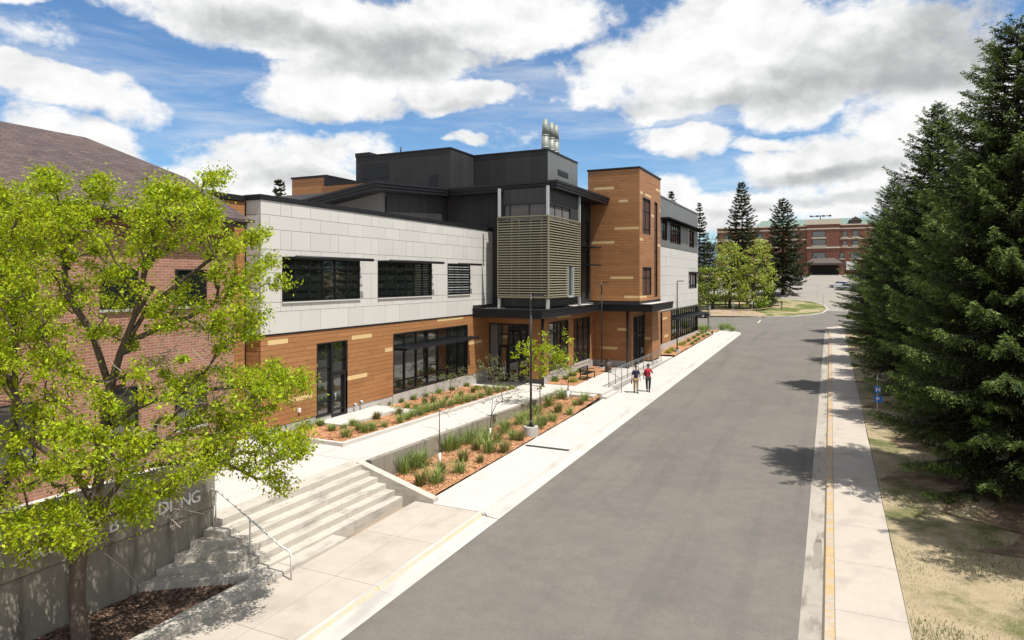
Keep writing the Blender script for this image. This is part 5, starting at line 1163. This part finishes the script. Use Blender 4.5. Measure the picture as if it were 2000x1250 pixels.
# bare dead twigs inside the crown
b = MB()
for (x, y, d, k) in ((330, 690, 14.4, 14), (400, 660, 14.8, 14), (300, 850, 13.6, 12), (340, 1000, 13.6, 12), (430, 750, 14.9, 16), (500, 790, 15.2, 16), (290, 720, 14.4, 12), (230, 900, 13.4, 10), (440, 870, 14.6, 12), (200, 1030, 13.4, 10)):
    a = pp(x, y, d)
    for i in range(k):
        dv = rs.normal(0, 1, 3) * .35; p1 = a + rs.normal(0, .2, 3); p2 = p1 + dv * .5 + rs.normal(0, .05, 3); p3 = p2 + dv * .5 + rs.normal(0, .08, 3)
        b.tube([p1, p2, p3], [.011, .007, .003], 4, caps=False); b.tube([p2, p2 + rs.normal(0, .12, 3)], [.005, .002], 3, caps=False)
b.build('dead_twigs', M['twig'], BT)
# ---- second young tree behind the sign wall
T2 = empty('young_tree', (-19.6, 9.6, 0), 'slimmer lime green tree at the left edge between the sign wall and the brick building', 'tree')
trunk = [(np.array([-19.6, 9.6, -.1]), .11), (np.array([-19.6, 9.6, .3]), .09), (pp(28, 900, 17.1), .085), (pp(30, 760, 17.1), .075), (pp(28, 680, 17.1), .06), (pp(26, 610, 17.1), .045)]
cents = []
for (x, y, rx, ry, d, n) in ((20, 540, 70, 70, 17.2, 42), (40, 430, 55, 55, 17.2, 26), (0, 650, 60, 60, 17.2, 20), (90, 640, 40, 40, 17.2, 14), (-60, 560, 60, 90, 17, 20)):
    for _ in range(n): v = rs.normal(0, .6, 3); cents.append(pp(x + v[0] * rx, y + v[1] * ry, d + v[2] * .8))
cents = np.array(cents); arr, par, ld = grow(rs, trunk, cents)
branch_mesh(arr, par, ld, trunk, 'trunk', M['darkbark'], T2, r0=.008, rmax=.05)
V, t_ = leaf_clusters(rs, cents, rs.uniform(.22, .4, len(cents)), 80, .052); quadmesh('crown', V, t_, M['leaf'], T2)

# ---- spruces
def spruce(name, H, Rb, seed, m, label, loc, dens=1.0, z0=.05, card=.09, droop=.25, cat='tree', group=None, taper=.85, step=.42):
    rs = np.random.RandomState(seed); o = empty(name, loc, label, cat, group); L0 = np.array(loc)
    b = MB(); b.tube([L0 + [0, 0, -.3], L0 + [0, 0, .4], L0 + [.05, 0, H * .5], L0 + [0, 0, H * .97]], [Rb * .075, Rb * .055, Rb * .03, .015], 10)
    cs, ds, ns, ls, ws, ts = [], [], [], [], [], []
    z = H * z0
    while z < H * .985:
        f = 1 - z / H; r_ = Rb * (f ** taper) * (1 if f < .74 else 1 - (f - .74) * 1.7) + .12; nb = 8 if r_ > 1 else 6
        a0 = rs.uniform(0, 6.28)
        for i in range(nb):
            a = a0 + 6.283 * i / nb + rs.normal(0, .22); Lb = r_ * rs.uniform(.68, 1.18) * (1.0 if rs.rand() > .08 else 1.15); el0 = -.12 + .55 * (1 - f) ** 1.5 + rs.normal(0, .07) - droop * f
            n = max(3, int(Lb / .22)); s_ = np.linspace(0, 1, n + 1)
            rr = Lb * s_; zz = Lb * (np.tan(el0) * s_ - .18 * droop * np.sin(s_ * 3.14) + .16 * s_ ** 2.5)
            pts = np.stack([np.cos(a) * rr, np.sin(a) * rr, z + rs.normal(0, .05) + zz], 1) + L0
            if Lb > .6: b.tube([pts[0], pts[n // 2], pts[int(n * .85)]], [.012 + .014 * Lb, .008 + .006 * Lb, .006], 3, caps=False)
            fwd = unit(np.array([np.cos(a), np.sin(a), el0])[None])[0]; side = np.array([-np.sin(a), np.cos(a), 0])
            tw = int(Lb / .075 * dens) + 4
            sv = 1 - rs.uniform(0, .88, tw) ** 1.35 if Lb > 1 else rs.uniform(.1, 1, tw)
            for q in sv:
                p = np.array([np.interp(q, s_, pts[:, k]) for k in range(3)]); sd = rs.choice((-1, 1)); tl = (.12 + .34 * Lb * (1 - q) ** .8 * .9) * rs.uniform(.6, 1.15); tl = min(tl, 1.3)
                dv = unit((fwd * rs.uniform(.5, 1.1) + side * sd * rs.uniform(.4, 1.1) + np.array([0, 0, rs.uniform(-.45, .12)]))[None])[0]
                k = max(2, int(tl / (card * .6))); u = (np.arange(k) + rs.uniform(.2, .8)) / k
                c = p + dv * tl * u[:, None] + rs.normal(0, .03, (k, 3)) - np.array([0, 0, 1]) * (u[:, None] ** 2) * tl * .18
                cs.append(c); dd = unit(dv + rs.normal(0, .38, (k, 3))); ds.append(dd); ns.append(unit(rs.normal(0, .7, (k, 3)) + [0, 0, .7])); ls.append(rs.uniform(.6, 1.3, k) * card); ws.append(rs.uniform(.18, .3, k) * card)
                ts.append(np.clip(.0 + .95 * (q ** 2.0) * (.3 + .7 * u) + rs.normal(0, .1, k), 0, 1))  # pale new growth and sunlit tips, shaded crown interior, all painted into the tone
        z += step * rs.uniform(.8, 1.2) * (.55 + .6 * f)
    b.build('trunk', M['darkbark'], o)
    V = rhombs(np.concatenate(cs), np.concatenate(ds), np.concatenate(ns), np.concatenate(ls), np.concatenate(ws))
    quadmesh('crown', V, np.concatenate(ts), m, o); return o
def place(o, loc, rz, sc, label, m=None):
    c = copy_tree(o); c.location = loc; c.rotation_euler = (0, 0, rz); c.scale = sc; c['label'] = label
    if m:
        for ch in c.children:
            if ch.name.startswith('crown'): ch.data = ch.data.copy(); ch.data.materials[0] = m
    return c
G = 'tall spruces along the right sidewalk'
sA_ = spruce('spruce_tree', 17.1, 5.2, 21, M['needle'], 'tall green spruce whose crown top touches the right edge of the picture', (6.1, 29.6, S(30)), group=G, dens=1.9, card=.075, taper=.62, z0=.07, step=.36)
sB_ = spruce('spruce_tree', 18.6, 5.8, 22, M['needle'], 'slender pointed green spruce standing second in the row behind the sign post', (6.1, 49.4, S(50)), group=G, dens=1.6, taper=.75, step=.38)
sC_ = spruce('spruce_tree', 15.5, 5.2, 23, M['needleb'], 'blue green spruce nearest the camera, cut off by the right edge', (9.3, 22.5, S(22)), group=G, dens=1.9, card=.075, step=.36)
place(sB_, (7.4, 40, S(40)), 2.1, (.85, .85, .8), 'lower green spruce filling the gap behind the sign post')
place(sA_, (6.3, 64, S(64)), 1.3, (1.1, 1.1, .84), 'green spruce in the middle of the row, lower than the pointed one')
place(sB_, (6.0, 80, S(80)), 4.0, (1.05, 1.05, .94), 'green spruce near the far end of the row, tips over the sidewalk')
place(sA_, (6.0, 93, S(93)), 5.2, (1.2, 1.2, .8), 'last green spruce of the row before the cross street')
place(sA_, (11.5, 34, S(34)), 4.4, (1.15, 1.15, .98), 'green spruce in the second row right behind the tallest one')
place(sB_, (8.5, 45, S(45)), 5.4, (1.1, 1.1, .86), 'green spruce squeezed between the pointed one and the gap tree')
place(sC_, (13.5, 42, S(42)), .9, (1.1, 1.1, 1.05), 'blue green spruce in the second row, seen between the front trunks')
place(sA_, (9.0, 56, S(56)), 3.0, (1.2, 1.2, .93), 'green spruce behind the pointed one, filling the wall of trees')
place(sC_, (8.5, 72, S(72)), .4, (1.1, 1.1, .98), 'blue green spruce between the middle and the far end of the row')
place(sB_, (14.5, 58, S(58)), 3.9, (1.1, 1.1, .93), 'dark spruce of the second row behind the middle of the line')
place(sC_, (14, 84, S(84)), 2.9, (1.1, 1.1, .98), 'blue green spruce at the far end of the second row')
# far spruces
def farspruce(px, ptop, Y, Rb, seed, label, m):
    p = atY(px, ptop, Y); z = T(Y); return spruce('spruce_tree', p.z - z, Rb, seed, m, label, (p.x, Y, z + .0), dens=.9, card=.26, step=.85, z0=.12, droop=.4, taper=.75)
farspruce(1449, 352, 141, 5.6, 31, 'tall dark spruce with drooping boughs behind the left willow', M['needled'])
farspruce(1529, 384, 150, 6.9, 32, 'broad dark spruce standing alone in front of the red brick building', M['needled'])
farspruce(1366, 395, 152, 3.6, 33, 'narrow spruce just right of the far wing against the clouds', M['needled'])
farspruce(1311, 371, 118, 3.6, 34, 'spruce top peeking over the roof of the far wing', M['needled'])
farspruce(545, 348, 62, 4.2, 35, 'brownish spruce top showing above the grey parapet', M['needled'])
farspruce(1385, 470, 160, 3.4, 36, 'lower dark spruce between the narrow spruce and the willows', M['needled'])

# ---- broadleaf trees beyond the street
def far_tree(name, label, px, py_base, blobs_, m, seed, lw=.22, per=26, Y=None, crad=.75, trunks=1):
    rs = np.random.RandomState(seed); p = onT(px, py_base) if Y is None else atY(px, py_base, Y); z = T(p.y) + .1; d = (p - C0).dot(fw)
    o = empty(name, (p.x, p.y, z), label, 'tree'); cents = []
    for (x, y, rx, ry, n) in blobs_:
        for _ in range(n): v = rs.normal(0, 1, 3); v /= np.linalg.norm(v); v *= rs.uniform(.3, 1) ** .4; cents.append(pp(x + v[0] * rx, y + v[1] * ry, d + v[2] * rx / F * d))
    cents = np.array(cents); cents = cents[cents[:, 2] > z + .5]; zt = cents[:, 2].max()
    tr = [(np.array([p.x, p.y, z - .3]), .35), (np.array([p.x, p.y, z + .8]), .26), (np.array([p.x + .2, p.y, z + (zt - z) * .3]), .2), (np.array([p.x + .3, p.y, z + (zt - z) * .5]), .14)]
    arr, par, ld = grow(rs, tr, cents, seg=.9); branch_mesh(arr, par, ld, tr, 'trunk', M['darkbark'], o, r0=.03, rmax=.16)
    V, t_ = leaf_clusters(rs, cents, rs.uniform(.8, 1.25, len(cents)) * crad, per, lw); quadmesh('crown', V, t_, m, o)
far_tree('willow_tree', 'pale green willow left of centre, behind the rope', 1425, 604, [(1425, 520, 32, 42, 60), (1405, 545, 26, 30, 26), (1440, 560, 30, 32, 40), (1420, 490, 22, 16, 16)], M['willow'], 41)
far_tree('willow_tree', 'rounder pale green willow beside the lone spruce', 1470, 606, [(1482, 520, 32, 45, 64), (1470, 570, 36, 28, 46), (1500, 545, 18, 30, 20), (1488, 480, 16, 14, 10)], M['willow'], 42)
far_tree('willow_tree', 'small green tree nearest the corner of the far wing', 1392, 606, [(1375, 545, 16, 26, 22), (1392, 570, 24, 24, 34), (1368, 575, 14, 20, 16)], M['leaf2'], 43)
far_tree('bush', 'dark green bush at the right foot of the willows', 1502, 602, [(1504, 578, 12, 16, 34)], M['needled'], 44, per=40)
far_tree('bush', 'low dark green bush at the back edge of the grass island', 1490, 606, [(1490, 595, 10, 8, 20)], M['leaf2'], 45, per=40)
far_tree('broadleaf_tree', 'broad brownish tree mass behind the willows', 1395, 600, [(1385, 500, 22, 26, 30), (1400, 480, 14, 20, 14)], M['needled'], 46, Y=165)

# ---- saplings in the beds
def sapling(label, base, top, crown, m, seed, wrap=.55, r=.028, leaves=12, lsize=.05, twigm=None, zc=None):
    rs = np.random.RandomState(seed); p = base; d = (p - C0).dot(fw); o = empty('sapling', p, label, 'tree', 'young saplings in the planting beds')
    cents = []
    for (x, y, rx, ry, n) in crown:
        for _ in range(n): v = rs.normal(0, .6, 3); cents.append(pp(x + v[0] * rx, y + v[1] * ry, d + v[2] * rx / F * d))
    cents = np.array(cents); tp = pp(top[0], top[1], d)
    b0 = np.array(p); tr = [(b0 - [0, 0, .1], r * 1.3), (b0 + (tp - b0) * .3, r), (b0 + (tp - b0) * .6, r * .8), (tp, r * .5)]
    arr, par, ld = grow(rs, tr, cents, seg=.25, wig=.1); branch_mesh(arr, par, ld, tr, 'trunk', twigm or M['bark'], o, r0=.005, rmax=.02)
    if wrap: b = MB(); b.tube([b0, b0 + (tp - b0) * .3 * wrap / max(.3, (tp - b0)[2] * .3)], r * 1.9, 8); b.build('trunk_wrap', M['white'], o)
    V, t_ = leaf_clusters(rs, cents, rs.uniform(.15, .3, len(cents)), leaves, lsize); quadmesh('crown', V, t_, m, o)
bed = lambda x, y: (lambda p: Vector((p.x, p.y, Bz(p.y))))(onS(x, y))
sapling('almost leafless sapling nearest the wing wall, white wrap on its trunk', bed(859, 912), (858, 800), [(858, 790, 40, 45, 26)], M['leaf3'], 61, leaves=3)
sapling('sparse sapling in the middle of the sunken bed, left of the street lamp', bed(956, 860), (962, 780), [(965, 770, 50, 45, 34), (1000, 780, 25, 18, 10)], M['leaf3'], 62, leaves=7)
sapling('tallest sapling with a bright lime crown just right of the lamp', bed(1055, 805), (1054, 705), [(1055, 680, 42, 26, 40), (1025, 690, 22, 16, 16), (1085, 700, 25, 18, 18), (1055, 720, 40, 25, 20)], M['leaf'], 63, leaves=20, lsize=.085, wrap=0)
sapling('reddish stemmed sapling at the far end of the sunken bed', bed(1109, 787), (1110, 735), [(1108, 715, 28, 20, 18), (1095, 690, 20, 14, 9)], M['leaf2'], 64, leaves=8, lsize=.06, twigm=M['brown'], r=.04)
plb = lambda x, y: (lambda p: Vector((p.x, p.y, Wz(p.y) + .1)))(atz(x, y, -.1))
sapling('thin sapling close to the large ground floor window', plb(880, 765), (880, 735), [(880, 735, 24, 12, 16)], M['leaf2'], 65, leaves=10, wrap=0, r=.018)
sapling('leafy low sapling in front of the glazed entrance', plb(965, 757), (955, 720), [(945, 722, 40, 20, 40), (990, 735, 35, 16, 26), (962, 700, 12, 14, 8)], M['leaf3'], 66, leaves=14, lsize=.055, wrap=0)
sapling('yellowish low sapling in the middle of the facade bed', plb(842, 790), (844, 765), [(844, 765, 22, 12, 14)], M['leaf2'], 67, leaves=9, wrap=0, r=.015)
sapling('small bright sapling between the reddish one and the bench', Vector((-16.6, 43.6, -.31)), (1080, 700), [(1085, 715, 26, 20, 22)], M['leaf'], 68, leaves=14, wrap=0, r=.02)

# ---- grass clumps and shrubs
def clump(h_, n, spread, seed, m, w=.012, lean=.35):
    rs = np.random.RandomState(seed); a = rs.uniform(0, 6.28, n); r0 = rs.uniform(0, spread * .35, n); le = rs.uniform(.1, lean, n) * h_ * 1.3; hh = h_ * rs.uniform(.55, 1.1, n)
    b0 = np.stack([np.cos(a) * r0, np.sin(a) * r0, np.zeros(n)], 1); d = np.stack([np.cos(a), np.sin(a), np.zeros(n)], 1); sd = np.stack([-np.sin(a), np.cos(a), np.zeros(n)], 1) * w
    p1 = b0 + d * le[:, None] * .35 + np.array([0, 0, 1]) * hh[:, None] * .6; p2 = b0 + d * le[:, None] + np.array([0, 0, 1]) * hh[:, None]
    V = np.concatenate([np.stack([b0 - sd, b0 + sd, p1 + sd, p1 - sd], 1), np.stack([p1 - sd, p1 + sd, p2 + sd * .2, p2 - sd * .2], 1)]); t_ = rs.uniform(0, 1, n); return V, np.concatenate([t_, t_])
protos = {}
def clump_obj(kind, v):
    if (kind, v) not in protos:
        h_, n, sp, m, w, le = {'tall': (.68, 125, .85, M['grassb'], .0105, .75), 'low': (.26, 110, .4, M['grassb'], .011, .8), 'olive': (.5, 150, .5, M['grasst'], .011, .5)}[kind]
        V, t_ = clump(h_, n, sp, v * 7 + len(kind), m, w, le); o = quadmesh('p', V, t_, m, None); protos[(kind, v)] = o.data; bpy.data.objects.remove(o)
    return protos[(kind, v)]
rndg = random.Random(5)
def tufts(kind, pts, where, lab, group, name='grass_clump', sc=(.85, 1.2)):
    ords = ['first', 'second', 'third', 'fourth', 'fifth', 'sixth', 'seventh', 'eighth', 'ninth', 'tenth', 'eleventh', 'twelfth', 'thirteenth', 'fourteenth', 'fifteenth', 'sixteenth', 'seventeenth', 'eighteenth', 'nineteenth', 'twentieth', 'twenty-first', 'twenty-second', 'twenty-third', 'twenty-fourth']
    P3 = sorted((where(x, y) for x, y in pts), key=lambda p: p.y)
    for i, p in enumerate(P3):
        o = bpy.data.objects.new(name, clump_obj(kind, rndg.randint(0, 3))); COL.objects.link(o); s_ = rndg.uniform(*sc); o.location = p; o.rotation_euler = (0, 0, rndg.uniform(0, 6.28)); o.scale = (s_, s_, s_ * rndg.uniform(.85, 1.15))
        tag(o, lab % ords[i], 'grass clump', group)
GB = 'ornamental grasses in the sunken bed'
tufts('tall', [(792, 925), (820, 915), (872, 882), (888, 878), (916, 868), (952, 860), (988, 846), (1016, 830), (1048, 812), (1072, 796), (1098, 784), (940, 868), (1030, 822)], bed, 'tall green grass clump, %s from the steps in the row against the low wall', GB, sc=(.85, 1.35))
tufts('tall', [(852, 945), (898, 925), (954, 885), (1002, 860), (1034, 848), (1078, 824), (1112, 812), (1124, 796), (1142, 788), (1052, 838)], bed, 'green grass clump, %s from the steps in the row nearer the sidewalk', GB, sc=(.6, 1.15))
tufts('olive', [(822, 950), (862, 925), (905, 903), (938, 905), (930, 880), (985, 885), (972, 865), (1016, 862), (1062, 832), (1090, 808), (1135, 795)], bed, 'olive thin grass clump, %s from the steps in the sunken bed', GB, sc=(.7, 1.2))
GP = 'grasses in the bed along the facade'
tufts('low', [(736, 798), (758, 792), (784, 786), (808, 780), (772, 804), (796, 797), (602, 842), (626, 836), (648, 847), (672, 842), (690, 836), (832, 774), (858, 766), (884, 759), (912, 751)], plb, 'small dark green tuft near the wall, %s from the near end of the facade bed', GP)
tufts('tall', [(676, 860), (712, 850), (728, 846), (750, 838), (780, 829), (796, 822), (806, 816), (822, 812), (836, 806), (850, 802), (864, 796), (880, 793), (896, 788), (912, 784), (926, 780), (940, 775), (955, 769), (972, 763), (985, 760)], plb, 'leggy green grass by the curb, %s from the near end of the facade bed', GP, sc=(.45, .85))
tufts('olive', [(700, 845), (736, 822), (780, 812), (812, 800), (830, 790), (846, 786), (872, 780), (900, 772), (924, 764), (948, 757)], plb, 'olive grass in the middle strip, %s from the near end of the facade bed', GP, sc=(.6, 1.0))
fb = lambda x, y: (lambda p: Vector((p.x, p.y, S(p.y) + .06)))(onS(x, y))
tufts('low', [(1336, 673), (1345, 668), (1356, 662), (1363, 657), (1371, 653), (1377, 651)], fb, 'low green tuft by the wall, %s from the lamp in the far wing bed', 'tufts in the far wing bed', sc=(1.1, 1.5))
tufts('low', [(1352, 674), (1359, 669), (1365, 665), (1374, 660), (1382, 656), (1391, 652)], fb, 'low green tuft by the sidewalk, %s from the lamp in the far wing bed', 'tufts in the far wing bed', sc=(1.1, 1.5))
tufts('tall', [(1367, 645), (1383, 646), (1410, 645), (1421, 643), (1429, 648), (1375, 648)], fb, 'grass clump, %s nearest in the corner bed by the farthest lamp', 'grasses in the corner bed', sc=(1.0, 1.5))
tufts('low', [(1104, 741), (1128, 722), (1140, 716), (1146, 728), (1120, 735)], lambda x, y: (lambda p: Vector((p.x, p.y, -.31)))(atz(x, y, -.31)), 'grass tuft, %s from the near end of the bed behind the benches', 'tufts behind the benches', sc=(1, 1.4))
def shrub(p, r_, label, m=None, seed=1):
    rs = np.random.RandomState(seed); o = empty('shrub', p, label, 'shrub', 'round yellow green shrubs in the beds'); n = 60; v = unit(rs.normal(0, 1, (n, 3))); v[:, 2] = np.abs(v[:, 2]); c = np.array(p) + v * r_ * rs.uniform(.5, 1, (n, 1)) * [1, 1, .9]
    V, t_ = leaf_clusters(rs, c, np.full(n, r_ * .3), 14, .035 + .02 * r_); quadmesh('foliage', V, t_, m or M['shrub'], o)
    b = MB()
    for i in range(9): a = c[i * 6]; b.tube([np.array(p), (np.array(p) + a) / 2 + rs.normal(0, .03, 3), a], [.01, .007, .003], 4, caps=False)
    b.build('stem', M['bark'], o)
zb_ = lambda x, y: (lambda p: Vector((p.x, p.y, -.31)))(atz(x, y, -.31))
shrub(zb_(1081, 744), .42, 'green shrub at the near corner of the bed behind the benches', M['leaf2'], 1)
shrub(zb_(1120, 746), .38, 'bright yellow green shrub by the paving, near the first bench', None, 2)
shrub(zb_(1118, 733), .34, 'yellow green shrub behind the bright one by the first bench', None, 3)
shrub(zb_(1133, 727), .34, 'yellow green shrub beside the end of the first bench', None, 4)
shrub(zb_(1166, 712), .36, 'lime green round shrub against the tower wall', None, 5)
shrub(plb(932, 757), .3, 'yellow shrub in the facade bed close to the entrance path', None, 6)
shrub(plb(1000, 757), .3, 'yellow shrub at the far tip of the facade bed', None, 7)
shrub(plb(592, 846), .3, 'yellow green shrub at the near end of the facade bed', None, 8)
shrub(fb(1305, 691), .4, 'olive shrub at the near corner of the far wing bed', None, 9)
shrub(fb(1313, 687), .42, 'yellow green shrub second from the near corner of the far wing bed', None, 10)
shrub(fb(1331, 676), .42, 'yellow shrub just behind the footing of the third lamp', None, 11)
